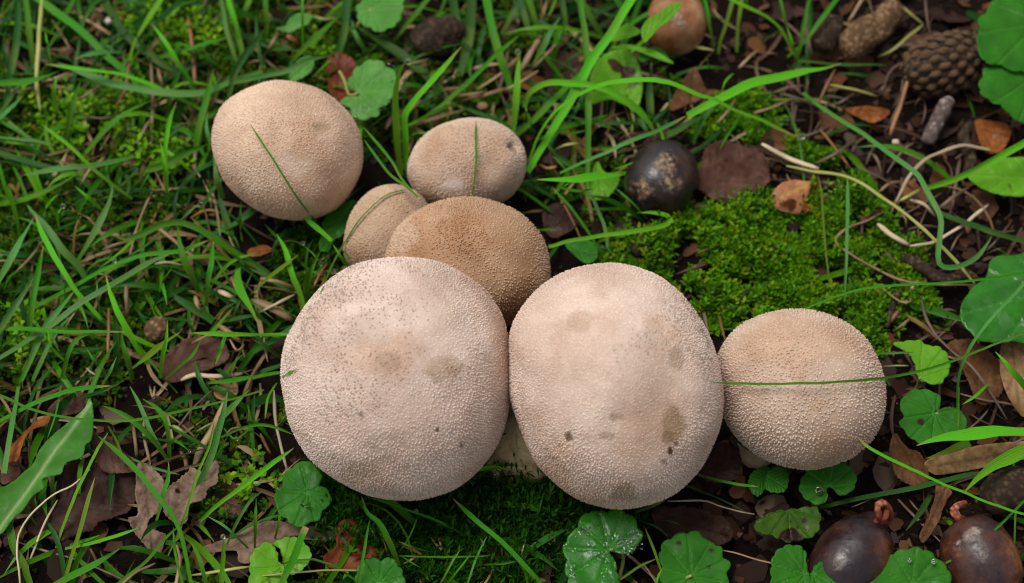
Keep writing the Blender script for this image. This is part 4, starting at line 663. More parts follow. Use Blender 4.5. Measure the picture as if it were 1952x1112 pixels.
 ([(1090,390),(1030,340),(980,280),(915,210)],28,'d','dark grass stub beside the pale stem of the evenly warted puffball',(16,14,0)), ([(1120,575),(1000,560),(870,530),(780,505)],16,'t'), ([(1100,730),(1000,710),(900,680),(820,655),(620,655)],12,'c','pale rootlet on the dark leaf below the blotched puffball',(4,4,2)), ([(640,625),(540,680),(440,720)],20,'olive'), ([(1060,720),(900,640),(720,570)],12,'d'), ([(490,800),(540,920),(590,1062)],14,'olive'), ([(480,770),(560,800),(630,860)],14,'d'), ([(690,790),(620,765),(560,765)],10,'d'),
 ([(920,930),(1000,945),(1150,990),(1300,1025),(1380,1035)],12,'y','thin tan stalk running onto a scalloped leaf',(9,12,2)), ([(560,975),(480,1010),(400,1062)],14,'olive'), ([(480,1000),(510,1040),(530,1070)],12,'y'), ([(590,1030),(570,1062),(560,1090)],14,'b')],
'O': [
 ([(1400,710),(1310,800),(1200,890),(1100,960),(1020,1000)],15,'g','thin grass blade crossing the scuffed sprouting acorn',(18,14,4)), ([(1405,620),(1408,700),(1405,790)],12,'g'), ([(1050,985),(1130,1020),(1200,1060)],12,'g'), ([(1250,490),(1100,520),(900,570),(700,610),(500,650),(320,690)],30,'d'), ([(800,820),(880,720),(940,620)],36,'d'), ([(860,350),(980,310),(1150,285),(1280,270),(1410,270)],76,'b','broad bright striped grass leaf beside the spotted heart-shaped leaf',(20,12,2)),
 ([(1125,605),(1200,530),(1300,450),(1410,400)],76,'b','broad bright grass leaf above the rough acorn cup',(20,10,2)), ([(910,420),(1030,380),(1100,350),(1160,330)],60,'olive','yellowing withered grass leaf under the broad striped one',(12,12,1)), ([(1115,120),(1190,70),(1255,5)],19,'b'), ([(1160,262),(1220,258),(1285,262)],12,'c'), ([(1090,280),(1088,150),(1092,20)],18,'g'), ([(500,690),(550,670),(600,650)],8,'r'), ([(820,650),(860,700),(900,730)],14,'r')],
'P': [
 ([(1425,60),(1280,220),(1180,340),(1110,470),(1070,600),(1060,780)],20,'p','long thin blade curving over the glossy leaf and down by the spotted leaf',(26,6,10)), ([(370,200),(430,290),(500,380),(560,500),(640,640)],22,'d'), ([(800,432),(650,437),(530,440)],14,'p'), ([(840,80),(870,220),(930,330),(1000,400),(1150,520),(1270,680),(1370,850)],22,'r','long brown stem over the torn brown leaf',(6,3,5)), ([(580,20),(650,75),(720,120),(820,80)],16,'y'), ([(770,220),(720,260),(670,300)],20,'y'), ([(460,115),(350,150),(240,190)],20,'r'), ([(430,110),(440,70),(460,30)],12,'y'),
 ([(950,140),(1000,190),(1070,230)],12,'r'), ([(700,170),(660,220),(630,260)],30,'o'), ([(1300,430),(1370,500),(1425,570)],40,'b'), ([(1150,820),(1200,850),(1280,890)],12,'r'), ([(1080,690),(1200,720),(1425,760)],18,'r'), ([(760,515),(680,515),(590,520)],14,'yg')],
}
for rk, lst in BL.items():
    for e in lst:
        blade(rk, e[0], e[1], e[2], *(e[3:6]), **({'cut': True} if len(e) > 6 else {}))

# ------------------------------------------------------------------ leaves
def inside(poly, Q):
    x, y = Q[:, 0], Q[:, 1]; c = np.zeros(len(Q), bool); n = len(poly); j = n - 1
    for i in range(n):
        xi, yi = poly[i]; xj, yj = poly[j]
        c ^= ((yi > y) != (yj > y)) & (x < (xj - xi) * (y - yi) / (yj - yi + 1e-12) + xi); j = i
    return c
leaf_n = 0
def leaf(name, label, cat, reg, pts, z, mat, rib=None, tilt=(0, 0), curl=0.0, bend=0.0, wav=.05, scallop=0.0, jag=0.0, palm=None, stalk=None, group=None, res=24, nv=5, th=.00018, spots=()):
    """A leaf sheet: outline on its own tilted plane, curled and crinkled, with veins; stalk is a child."""
    global leaf_n; leaf_n += 1; sd_ = 200 + leaf_n
    o = np.array(px(reg, pts)); per = np.linalg.norm(np.diff(np.vstack([o, o[:1]]), axis=0), axis=1).sum()
    size = math.sqrt(abs(.5 * np.sum(o[:, 0] * np.roll(o[:, 1], -1) - o[:, 1] * np.roll(o[:, 0], -1))))
    n = int(max(60, min(260, per / 2.2))); c = catmull(o, n, True); ctr = c.mean(0)
    d = c - ctr; L = np.linalg.norm(d, axis=1)[:, None]; s = np.arange(n) / n * per
    if scallop:
        lam = size * .29; k = max(5, round(per / lam)); ph = np.abs(np.sin(np.arange(n) / n * k * np.pi)) ** .7
        c = c + d / L * (ph - .62)[:, None] * size * scallop
    if jag:
        tooth = (s / max(9.0, size * .075)) % 1.0; c = c + d / L * ((tooth - .5) * 1.9 * np.array([random.uniform(.3, 1.3) for _ in range(n)]) * size * jag + noise(np.c_[c, np.zeros(n)], .045, sd_ + 8, 2) * size * jag * 3.0)[:, None]
    g = size / res; lo, hi = c.min(0), c.max(0)
    gx, gy = np.meshgrid(np.arange(lo[0], hi[0], g), np.arange(lo[1], hi[1], g)); Q = np.c_[gx.ravel(), gy.ravel()] + RNG.uniform(-.2, .2, (gx.size, 2)) * g
    Q = Q[inside(c, Q)]; dm = np.min(np.linalg.norm(Q[:, None] - c[None], axis=2), axis=1) if len(Q) else []
    Q = Q[dm > g * .5]
    allp = np.vstack([c, Q]); r = delaunay_2d_cdt([Vector(v) for v in allp], [], [list(range(n))], 1, 1e-6)
    pv = np.array([v[:] for v in r[0]]); tri = [t for f in r[2] for t in [(f[0], f[i], f[i + 1]) for i in range(1, len(f) - 1)]]
    tri = np.array(tri)
    C = at(*ctr, z * 1e-3); N = np.array([tilt[0], tilt[1], 1.0]); N /= np.linalg.norm(N)
    P = []
    for q in pv:
        dd = ray(*q); P.append(CAM + dd * ((C - CAM) @ N / (dd @ N)))
    P = np.array(P); S = size * PXS * depth(C)
    if rib is None: rib = [tuple(pts[0]), tuple(pts[len(pts) // 2])]
    a, b = np.array(px(reg, rib)); ab = b - a; Lr = np.linalg.norm(ab); ab = ab / Lr; pn = np.array([-ab[1], ab[0]])
    t = (pv - a) @ ab / Lr; u = (pv - a) @ pn / size
    if palm is None:
        w = .035; v = np.exp(-(u / w) ** 2); f = (t * nv - np.abs(u) * nv * .8) % 1.0; v = np.maximum(v, (.6 if nv else 0) * np.exp(-((np.minimum(f, 1 - f)) / .09) ** 2))
    else:
        q = (pv - np.array(px(reg, [palm])[0])); aa = np.arctan2(q[:, 1], q[:, 0]) - math.atan2(ab[1], ab[0]); aa = (aa + np.pi) % (2 * np.pi) - np.pi
        rr = np.linalg.norm(q, axis=1) / size; f = aa / .62 ; f = np.abs(f - np.round(f)) * .62 * np.maximum(rr, .05)
        v = np.exp(-(f / .022) ** 2) * (np.abs(aa) < 2.6); v = np.maximum(v, np.exp(-(rr / .05) ** 2))
        f2 = (rr * 5 + np.abs(aa) * 0) % 1.0
    spot = np.zeros(len(pv))
    for (sx, sy, sr) in spots:
        c_ = np.array(px(reg, [(sx, sy)])[0]); spot = np.maximum(spot, sstep(1.2, .75, np.linalg.norm(pv - c_, axis=1) / (sr / REG[reg][2])))
    h = curl * S * u ** 2 + bend * S * (t - .5) ** 2 + wav * S * noise(P, 1.6 / S, sd_, 2) + wav * .5 * S * noise(P, 4.5 / S, sd_ + 3, 3) - .010 * S * v
    if palm is not None: h = h + .022 * S * np.minimum(rr, 1.0) ** 1.5 * np.cos(aa * 5.0) * .5 + .03 * S * rr
    P = P + h[:, None] * N
    e1 = P[tri[:, 1]] - P[tri[:, 0]]; e2 = P[tri[:, 2]] - P[tri[:, 0]]; fl = (np.cross(e1, e2) @ N) < 0; tri[fl] = tri[fl][:, ::-1]
    if stalk is None:
        ob = mesh_obj(name, P, tri, M[mat], attrs={'vein': v, 'spot': spot}); root = ob; tag(ob, label, cat, group)
    else:
        sp = px(reg, [q[:2] for q in stalk]); sz = [q[2] for q in stalk]; SP = catmull([at(*q, zz * 1e-3) for q, zz in zip(sp, sz)], 14)
        root = empty(name, SP[-1], label, cat, group); ob = mesh_obj('leaf_blade', P, tri, M[mat], root, attrs={'vein': v, 'spot': spot})
        V, F, F4 = limb_arrays(SP, np.linspace(.00042, .00055, 14), 6); mesh_obj('stalk', V, F, M[stalk_mat(mat)], root, F4=F4)
    md = ob.modifiers.new('thick', 'SOLIDIFY'); md.thickness = th; md.offset = -1
    return root
def stalk_mat(m): return 'yg' if m in ('ivy_lime', 'ivy_pale', 'ivy', 'wet', 'ivy_dark') else 'r'
IVY = 'scalloped ground ivy leaves'
leaf('ground_ivy_leaf', 'pale scalloped leaf with a deep notch beside the dewdrop-tipped blade', 'leaf', 'B', [(830,490),(840,430),(890,370),(960,338),(1020,350),(1060,380),(1100,420),(1090,500),(1060,570),(1010,600),(1000,640),(940,665),(870,660),(840,610),(790,570),(820,540),(880,530),(870,505)], 13, 'ivy_pale', [(870,520),(1080,500)], (-.1,-.1), palm=(885,520), scallop=.06, stalk=[(885,520,13),(835,530,10),(805,440,6),(735,330,2)], group=IVY)
leaf('ground_ivy_leaf', 'small pale leaf lying flat above the puffball that stands apart', 'leaf', 'B', [(425,160),(480,140),(510,90),(560,75),(630,85),(610,130),(560,155),(500,180)], 8, 'ivy_pale', [(430,160),(620,90)], (0,-.1), scallop=.05, group=IVY)
leaf('ground_ivy_leaf', 'pale rounded scalloped leaf behind the dark hollow, topmost in the lawn', 'leaf', 'B', [(880,70),(890,20),(1000,-30),(1130,-20),(1135,60),(1120,110),(1080,150),(1000,185),(960,160),(900,125)], 11, 'ivy_pale', [(960,20),(1020,180)], (0,-.1), palm=(960,50), scallop=.06, stalk=[(960,50,11),(900,120,7),(850,180,2)], group=IVY)
leaf('ground_ivy_leaf', 'half hidden pale leaf directly behind the puffball that stands apart', 'leaf', 'B', [(505,440),(510,390),(560,330),(620,310),(640,360),(610,410),(540,450)], 6, 'ivy_pale', [(510,440),(640,330)], (.1,-.2), scallop=.05, group=IVY)
leaf('ground_ivy_leaf', 'bright flat scalloped leaf touching the underside of the largest puffball', 'leaf', 'L', [(590,435),(640,460),(680,520),(670,570),(710,590),(732,640),(715,690),(680,710),(670,760),(620,770),(600,790),(540,800),(500,780),(490,755),(455,745),(430,690),(420,640),(440,590),(465,570),(460,520),(500,480),(545,450)], 12, 'ivy', [(605,610),(530,790)], (0,-.15), palm=(605,610), scallop=.03, stalk=[(605,610,12),(640,690,8),(700,740,2)], group=IVY, res=30)
leaf('ground_ivy_leaf', 'lime rounded leaf beside the dark cut grass blade', 'leaf', 'L', [(280,1060),(285,960),(330,910),(385,885),(430,930),(440,990),(470,1020),(480,1062),(470,1130),(290,1130)], 10, 'ivy_lime', [(470,1040),(320,950)], (.1,-.1), palm=(465,1020), scallop=.05, group=IVY)
leaf('ground_ivy_leaf', 'lime mottled leaf behind the dark cut grass blade', 'leaf', 'L', [(415,890),(500,855),(560,870),(610,920),(620,970),(570,1040),(500,1062),(465,1000),(450,930)], 7, 'ivy_lime', [(470,1000),(590,900)], (-.1,-.1), palm=(470,1000), scallop=.05, group=IVY)
leaf('ground_ivy_leaf', 'scalloped leaf beside the red-brown leaf under the feathery moss', 'leaf', 'L', [(870,1060),(900,1000),(960,975),(1010,985),(1060,970),(1100,1010),(1130,1062),(1130,1150),(1000,1180),(880,1130)], 9, 'ivy', [(1000,1120),(1010,980)], (0,-.1), palm=(1000,1110), scallop=.06, group=IVY)
leaf('ground_ivy_leaf', 'wet shiny scalloped leaf under the blotched puffball, beaded with water', 'leaf', 'N', [(60,1090),(50,960),(45,890),(90,840),(130,770),(180,720),(240,720),(330,710),(400,730),(450,790),(475,850),(450,910),(390,950),(330,940),(300,920),(320,980),(345,1080),(330,1150),(180,1180),(80,1150)], 14, 'wet', [(300,930),(130,800)], (.0,-.1), palm=(300,925), scallop=.055, stalk=[(300,925,14),(372,960,8),(350,1090,2)], group=IVY, res=30)
leaf('ground_ivy_leaf', 'scalloped leaf with brown specks next to the wet shiny leaf', 'leaf', 'N', [(575,930),(620,870),(700,835),(790,835),(840,880),(910,910),(920,960),(960,1000),(950,1070),(940,1150),(760,1180),(600,1140),(580,1010)], 10, 'ivy', [(760,1060),(740,840)], (0,-.15), palm=(750,1070), scallop=.055, res=32, spots=[(680,890,16),(860,930,12),(850,1020,10)], stalk=[(750,1070,10),(640,1120,5),(590,1170,1)], group=IVY)
leaf('ground_ivy_leaf', 'notched scalloped leaf holding one big water bead under the evenly warted puffball', 'leaf', 'O', [(210,560),(250,490),(330,455),(440,445),(510,490),(525,550),(490,610),(430,625),(390,585),(360,590),(365,640),(320,680),(250,650),(215,610)], 10, 'ivy', [(375,580),(330,460)], (0,-.1), palm=(372,580), scallop=.04, group=IVY)
leaf('ground_ivy_leaf', 'small twin-lobed leaf close under the evenly warted puffball', 'leaf', 'N', [(1160,540),(1180,490),(1230,465),(1280,490),(1290,540),(1270,600),(1210,610),(1165,590)], 9, 'ivy', [(1170,520),(1270,580)], (0,-.1), scallop=.05, group=IVY)
leaf('ground_ivy_leaf', 'dark rounded leaf half under the pale stem', 'leaf', 'N', [(1070,530),(1110,480),(1180,465),(1190,520),(1165,580),(1120,630),(1075,590)], 6, 'ivy', [(1180,500),(1080,570)], (.1,-.1), scallop=.05, group=IVY)
leaf('ground_ivy_leaf', 'dark olive scalloped leaf with brown spots above the sprouting acorn', 'leaf', 'O', [(-40,780),(0,750),(60,720),(160,700),(300,690),(325,760),(300,840),(230,870),(140,885),(60,850),(-20,830)], 9, 'ivy_dark', [(150,700),(150,880)], (0,-.2), palm=(150,700), scallop=.06, res=30, spots=[(235,765,16),(200,800,9),(245,810,8),(160,770,8)], group=IVY)
leaf('ground_ivy_leaf', 'upright scalloped leaf with a tan stalk lying on it beside the dark acorn', 'leaf', 'O', [(50,1080),(60,970),(110,915),(180,900),(240,930),(250,1010),(265,1060),(270,1120),(160,1180),(60,1150)], 14, 'ivy', [(230,1060),(120,920)], (.1,-.1), palm=(240,1060), scallop=.05, group=IVY)
leaf('ground_ivy_leaf', 'small leaf covering the lower end of the dark sprouting acorn', 'leaf', 'O', [(270,1080),(300,1010),(360,995),(420,1030),(435,1080),(420,1140),(340,1170),(280,1140)], 16, 'ivy', [(280,1060),(420,1060)], (.1,-.1), palm=(285,1060), scallop=.06, group=IVY)
leaf('ground_ivy_leaf', 'bright dew-flecked scalloped leaf between the two sprouting acorns', 'leaf', 'O', [(605,1070),(640,1000),(720,950),(800,925),(860,920),(930,940),(980,980),(1030,1030),(1045,1080),(1030,1150),(830,1190),(620,1150)], 15, 'ivy', [(840,1110),(850,930)], (0,-.1), palm=(840,1120), scallop=.055, stalk=[(840,1120,15),(820,1180,8),(800,1240,1)], group=IVY)
leaf('ground_ivy_leaf', 'lime heart-shaped leaf above the spotted one, nibbled at its edge', 'leaf', 'P', [(660,385),(740,365),(830,360),(870,390),(940,400),(990,440),(1015,520),(990,590),(940,635),(850,615),(810,570),(790,490),(740,430)], 10, 'ivy_lime', [(800,590),(930,430)], (0,-.1), palm=(830,590), scallop=.05, stalk=[(830,590,10),(810,650,5),(790,720,1)], group=IVY)
leaf('ground_ivy_leaf', 'heart-shaped leaf with one dark brown round spot', 'leaf', 'P', [(700,770),(740,700),(800,665),(890,670),(950,710),(955,770),(920,805),(990,775),(1070,790),(1115,850),(1105,930),(1000,960),(900,980),(830,1000),(750,950),(700,870),(730,830)], 10, 'ivy', [(930,805),(780,960)], (0,-.1), palm=(928,808), scallop=.035, res=34, spots=[(833,866,24)], stalk=[(928,808,10),(1060,930,5),(1100,1000,1)], group=IVY)
leaf('broad_leaf', 'large glossy rounded leaf with a bright sky reflection at the edge of the soil', 'leaf', 'X', [(1828,600),(1845,560),(1880,525),(1892,490),(1940,482),(1975,490),(1985,640),(1935,648),(1890,652),(1860,645),(1838,625)], 16, 'wet', [(1985,560),(1835,605)], (-.05,.05), palm=(1990,555), scallop=.02, curl=-.15)
leaf('broad_leaf', 'smooth oval leaf half hidden under the grass blade beside the orange husk', 'leaf', 'J', [(1125,310),(1170,265),(1280,215),(1440,200),(1540,230),(1540,420),(1380,440),(1250,410),(1160,360)], 9, 'ivy_lime', [(1540,330),(1130,310)], (0,-.1), scallop=.012, curl=.1)
leaf('broad_leaf', 'large dark green leaf overhanging the pine cone', 'leaf', 'E', [(1180,290),(1195,200),(1200,120),(1260,50),(1320,-30),(1540,-40),(1540,420),(1300,400),(1230,390),(1200,330)], 20, 'ivy', [(1540,200),(1190,260)], (.1,-.1), palm=(1560,150), scallop=.05, res=32, curl=-.1)
leaf('broad_leaf', 'large toothed green leaf below the one overhanging the pine cone', 'leaf', 'E', [(1195,560),(1220,470),(1250,420),(1400,410),(1540,430),(1540,760),(1420,745),(1360,690),(1310,660),(1240,620)], 16, 'ivy', [(1540,480),(1290,640)], (.1,-.15), palm=(1560,470), scallop=.06, res=32, curl=-.1)
leaf('broad_leaf', 'upright oval pale green leaf behind the crossing arching blades', 'leaf', 'C', [(1080,400),(1110,340),(1180,290),(1260,275),(1310,310),(1345,380),(1360,470),(1350,560),(1315,625),(1270,590),(1180,560),(1080,590),(1072,500)], 9, 'ivy_lime', [(1300,600),(1230,280)], (0,-.35), curl=.2, scallop=.012, stalk=[(1300,600,5),(1310,680,3),(1300,740,1)])
leaf('small_leaf', 'small yellow-green leaf beside the dark acorn', 'leaf', 'C', [(1060,1100),(1080,960),(1110,900),(1150,960),(1230,990),(1210,1050),(1150,1110)], 6, 'ivy_lime', [(1110,900),(1130,1100)], (0,-.1), scallop=.02)
leaf('small_leaf', 'small dark leaf under the grass between the brown puffball and the tall one', 'leaf', 'H', [(930,370),(1000,340),(1090,360),(1110,440),(1050,475),(980,430)], 8, 'ivy', [(940,370),(1100,450)], (0,-.1))
leaf('ground_ivy_leaf', 'bright green leaf squeezed between the lone puffball and the small tucked-in one', 'leaf', 'G', [(870,120),(865,200),(830,290),(750,350),(720,410),(670,390),(680,310),(700,220),(780,150)], 9, 'ivy', [(860,130),(690,390)], (0,-.1), scallop=.06, group=IVY)
leaf('seedling_leaf', 'long pointed seedling leaf lying across the tan acorn', 'leaf', 'D', [(255,300),(230,220),(270,150),(350,100),(420,40),(520,20),(440,140),(360,190),(300,260)], 24, 'ivy_lime', [(250,290),(500,40)], (0,-.15), curl=.2)
leaf('seedling_leaf', 'short pointed seedling leaf beside the broad slanting blade', 'leaf', 'D', [(20,290),(60,220),(130,175),(200,200),(225,235),(130,270)], 20, 'ivy_lime', [(225,235),(30,285)], (0,-.15), curl=.2)
leaf('seedling_leaf', 'narrow arching seedling leaf ending in a pointed tip over the oval leaf', 'leaf', 'D', [(20,345),(110,315),(220,330),(330,360),(400,400),(460,450),(380,430),(280,390),(150,350)], 18, 'ivy_lime', [(30,345),(450,445)], (0,-.15), curl=.15)
leaf('seedling_leaf', 'small folded seedling leaf under the narrow arching one', 'leaf', 'D', [(220,430),(225,370),(280,345),(330,330),(390,360),(430,430),(340,390),(270,430)], 15, 'ivy', [(260,350),(240,430)], (.3,-.15))
leaf('dandelion_leaf', 'long toothed green leaf with a pale midrib beside dark curled leaves', 'leaf', 'K', [(500,90),(520,200),(515,320),(480,350),(460,420),(380,450),(340,510),(240,530),(245,590),(180,630),(130,700),(60,770),(0,840),(-60,800),(-20,620),(40,570),(110,520),(190,440),(230,370),(300,290),(420,190),(470,140)], 14, 'dandelion', [(20,770),(490,130)], (0,-.1), curl=.35, nv=0, jag=.008, res=36)
BRN = None
leaf('brown_leaf', 'purple-brown serrated fallen leaf lying next to the dark acorn', 'leaf', 'I', [(690,150),(760,110),(900,115),(1030,150),(1090,190),(1110,250),(1140,310),(1150,390),(1110,430),(1030,480),(960,520),(920,555),(860,555),(800,530),(730,510),(650,460),(620,430),(625,360),(640,290),(670,210)], 7, 'purple', [(700,460),(1090,160)], (0,-.15), curl=.12, jag=.018, nv=7, res=30, spots=[(835,240,12)])
leaf('brown_leaf', 'grey-tan curled leaf split in two lobes, propped beside the toothed leaf', 'leaf', 'K', [(770,455),(870,500),(905,570),(905,690),(850,740),(820,795),(900,830),(920,860),(870,970),(800,900),(740,820),(710,760),(760,730),(750,600)], 7, 'greytan', [(800,470),(850,950)], (.25,-.1), curl=.5, jag=.018, res=30, wav=.14)
leaf('brown_leaf', 'grey-tan torn leaf with a small round hole beside the curled one', 'leaf', 'K', [(910,640),(960,580),(1040,500),(1060,465),(1130,490),(1200,430),(1215,545),(1150,590),(1140,640),(1050,680),(1050,780),(990,790),(930,740),(910,700)], 9, 'greytan', [(930,740),(1200,450)], (-.2,-.1), curl=.5, jag=.02, res=34, wav=.14, spots=[(985,600,13)])
leaf('brown_leaf', 'large dark purplish fallen leaf with a serrated rim below the toothed green leaf', 'leaf', 'K', [(155,810),(230,720),(330,650),(370,460),(450,430),(560,460),(700,480),(760,560),(740,700),(690,750),(560,790),(500,840),(370,880),(240,870)], 5, 'darkleaf', [(180,830),(720,500)], (.05,-.1), curl=.25, jag=.018, res=32, nv=7, wav=.14)
leaf('brown_leaf', 'brown leaf edge curling up from behind the toothed green leaf', 'leaf', 'K', [(500,210),(530,280),(640,340),(740,430),(770,490),(640,490),(560,440),(515,330)], 9, 'purple', [(510,220),(750,480)], (.3,.2), curl=-.6, jag=.018)
leaf('brown_leaf', 'long grey-tan leaf lying behind the lime rounded leaves', 'leaf', 'L', [(20,910),(180,850),(300,790),(420,770),(560,790),(740,820),(745,870),(600,870),(520,850),(420,900),(430,960),(300,1000),(220,990),(200,930),(60,940)], 4, 'greytan', [(30,915),(740,840)], (0,-.15), curl=.3, jag=.008, res=30)
leaf('brown_leaf', 'crumpled red-brown leaf below the largest puffball', 'leaf', 'L', [(760,790),(830,755),(890,800),(920,880),(1000,940),(990,970),(890,1010),(860,1050),(740,1040),(690,970),(750,900)], 5, 'redleaf', [(720,1000),(880,800)], (.1,-.2), curl=.2, wav=.12, jag=.018)
leaf('brown_leaf', 'dark grey-brown leaf under the lawn grass beside the pitted ball', 'leaf', 'F', [(960,930),(1060,870),(1230,870),(1280,960),(1240,1010),(1100,1060),(990,1110),(905,1090),(920,980)], 3, 'purple', [(920,1080),(1270,900)], (0,-.1), curl=.2, wav=.12, jag=.02)
leaf('brown_leaf', 'dark red-brown wet leaf beneath the tall blotched puffball', 'leaf', 'N', [(540,700),(760,690),(900,740),(980,800),(960,880),(800,900),(640,860),(560,790)], 3, 'darkleaf', [(560,720),(970,850)], (0,-.1), curl=.1, jag=.02, wav=.1)
leaf('brown_leaf', 'dark leaf wedged against the pale stem of the evenly warted puffball', 'leaf', 'N', [(800,430),(910,330),(1000,370),(1030,440),(1020,520),(900,560),(790,520)], 6, 'darkleaf', [(810,500),(1000,400)], (-.2,-.2), curl=.2, jag=.02, wav=.1)
leaf('brown_leaf', 'pointed grey-brown leaf standing up behind the crossed grass blades', 'leaf', 'D', [(595,480),(640,530),(700,640),(740,650),(700,690),(560,740),(440,780),(470,660)], 7, 'brownleaf', [(580,740),(600,490)], (0,-.5), curl=.2, jag=.018)
leaf('leaf_scrap', 'folded pinkish tan husk scrap on the moss by the purple-brown leaf', 'leaf scrap', 'I', [(1145,500),(1210,400),(1290,375),(1380,390),(1430,400),(1400,490),(1340,590),(1240,600),(1150,560)], 8, 'pinktan', [(1150,520),(1430,400)], (-.4,-.3), curl=-.9, jag=.01)
leaf('leaf_scrap', 'dark orange husk scrap behind the folded pinkish one', 'leaf scrap', 'I', [(1390,500),(1430,400),(1500,420),(1510,560),(1440,600),(1370,590)], 6, 'orangeleaf', [(1400,590),(1480,420)], (.6,-.2), curl=.5, jag=.015)
leaf('leaf_scrap', 'ragged orange scrap lying under the pine cone needle', 'leaf scrap', 'E', [(360,690),(430,670),(540,660),(640,690),(600,740),(520,760),(470,740)], 5, 'orangeleaf', [(360,690),(640,690)], (0,-.2), curl=-.5, wav=.15, jag=.02)
leaf('curled_husk', 'curled glossy orange-brown husk beside the twig', 'husk', 'E', [(1175,750),(1260,720),(1370,740),(1400,820),(1350,920),(1260,930),(1200,870)], 8, 'orangeleaf', [(1180,800),(1390,850)], (-.1,-.1), curl=-1.1, wav=.12, jag=.01)
leaf('brown_leaf', 'brown withered leaf hanging between the acorns and the spotted leaf', 'leaf', 'O', [(740,280),(800,350),(890,400),(930,480),(910,580),(800,550),(740,480),(715,380)], 7, 'brownleaf', [(740,290),(900,570)], (.25,-.2), curl=-.4, jag=.018)
leaf('bark_strip', 'ragged brown bark strip standing beside the scuffed acorn', 'bark', 'O', [(980,560),(1060,600),(1030,650),(1000,740),(960,810),(900,890),(875,850),(930,730),(960,640)], 6, 'brownleaf', [(1020,590),(890,870)], (-.3,-.1), curl=.8, jag=.03, wav=.12)
leaf('dead_leaf', 'long tan dead blade with dark streaks under the bright striped grass leaf', 'leaf', 'O', [(900,450),(1000,380),(1200,350),(1410,330),(1500,330),(1500,420),(1410,430),(1200,475),(1000,510),(940,495)], 6, 'tanleaf', [(910,470),(1500,370)], (0,-.15), curl=.5, nv=2, jag=.006)
leaf('brown_leaf', 'torn brown leaf beside the glossy rounded leaf', 'leaf', 'P', [(1010,370),(1150,360),(1300,470),(1380,560),(1330,700),(1250,745),(1180,740),(1120,600),(1050,460)], 5, 'brownleaf', [(1020,380),(1300,720)], (.1,-.1), curl=.25, jag=.02, wav=.1)
leaf('dead_leaf', 'tan dry blade standing at the edge of the torn brown leaf', 'leaf', 'P', [(1340,380),(1425,340),(1490,340),(1490,800),(1425,780),(1370,690),(1330,560)], 8, 'tanleaf', [(1400,350),(1450,790)], (-.2,-.1), curl=.5, nv=2)
leaf('bark_strip', 'curled orange-brown bark strip beside the toothed green leaf', 'bark', 'K', [(30,430),(60,350),(100,260),(160,200),(280,185),(265,225),(170,265),(125,350),(80,430)], 8, 'orangeleaf', [(50,410),(270,200)], (-.3,.2), curl=-1.2, jag=.02, wav=.1)
leaf('leaf_scrap', 'dark grey curled leaf scrap under the end of the bark strip', 'leaf scrap', 'K', [(20,480),(100,460),(112,510),(60,555),(10,560)], 6, 'purple', [(20,520),(110,480)], (0,-.1), curl=.6, jag=.02)
leaf('brown_leaf', 'dark purplish leaf corner above the toothed green leaf', 'leaf', 'K', [(320,95),(450,55),(458,150),(340,185),(260,160)], 4, 'purple', [(270,150),(450,80)], (0,-.1), curl=.2, jag=.02, wav=.12)
leaf('brown_leaf', 'dark red-brown leaf standing behind the deeply notched leaf', 'leaf', 'B', [(710,330),(800,300),(880,380),(870,520),(780,590),(730,520)], 4, 'redleaf', [(760,580),(790,310)], (0,-.3), curl=.3, jag=.018)
leaf('brown_leaf', 'dark brown leaf behind the brown puffball under the grass', 'leaf', 'H', [(800,200),(900,150),(990,220),(960,300),(850,330)], 3, 'darkleaf', [(800,280),(980,220)], (0,-.1), curl=.2, jag=.02, wav=.12)
leaf('leaf_scrap', 'bright orange scrap in the lawn beside the hair-thin dewy blade', 'leaf scrap', 'G', [(265,405),(310,375),(370,370),(405,400),(350,425),(290,435)], 5, 'orangeleaf', [(270,410),(400,400)], (0,-.1), curl=-.6, wav=.15, jag=.02)
leaf('leaf_scrap', 'pinkish scrap where the kinked straw ends', 'leaf scrap', 'J', [(460,580),(520,520),(565,490),(605,535),(540,570),(480,595)], 5, 'brownleaf', [(470,580),(600,520)], (0,-.1), curl=.3, jag=.015)
leaf('leaf_scrap', 'rosy tan scrap under the grass against the largest puffball', 'leaf scrap', 'K', [(1190,20),(1300,-10),(1320,60),(1260,100),(1200,80)], 4, 'tanleaf', [(1190,50),(1310,30)], (0,-.1), curl=.3, jag=.015)
leaf('leaf_scrap', 'dark scrap in the grass beside the lime leaf', 'leaf scrap', 'K', [(1190,600),(1290,560),(1360,640),(1340,740),(1260,740),(1210,690)], 3, 'purple', [(1200,620),(1340,720)], (0,-.1), curl=.4, jag=.02, wav=.12)
leaf('brown_leaf', 'brown leaf under the cut straw end beside the purple-brown leaf', 'leaf', 'I', [(1060,40),(1160,0),(1270,60),(1290,150),(1240,180),(1130,160),(1070,110)], 3, 'brownleaf', [(1070,60),(1280,150)], (0,-.1), curl=.2, jag=.015)
leaf('brown_leaf', 'dark leaf behind the folded pinkish scrap on the moss', 'leaf', 'J', [(310,380),(420,360),(510,400),(530,480),(430,490),(330,540),(300,470)], 3, 'darkleaf', [(310,460),(520,430)], (0,-.1), curl=.2, jag=.015)
leaf('leaf_scrap', 'brown scrap crossed by the orange stem under the hooked blade', 'leaf scrap', 'E', [(200,690),(290,740),(330,760),(260,850),(170,870),(210,780)], 4, 'brownleaf', [(210,700),(240,860)], (0,-.1), curl=.4, jag=.02)

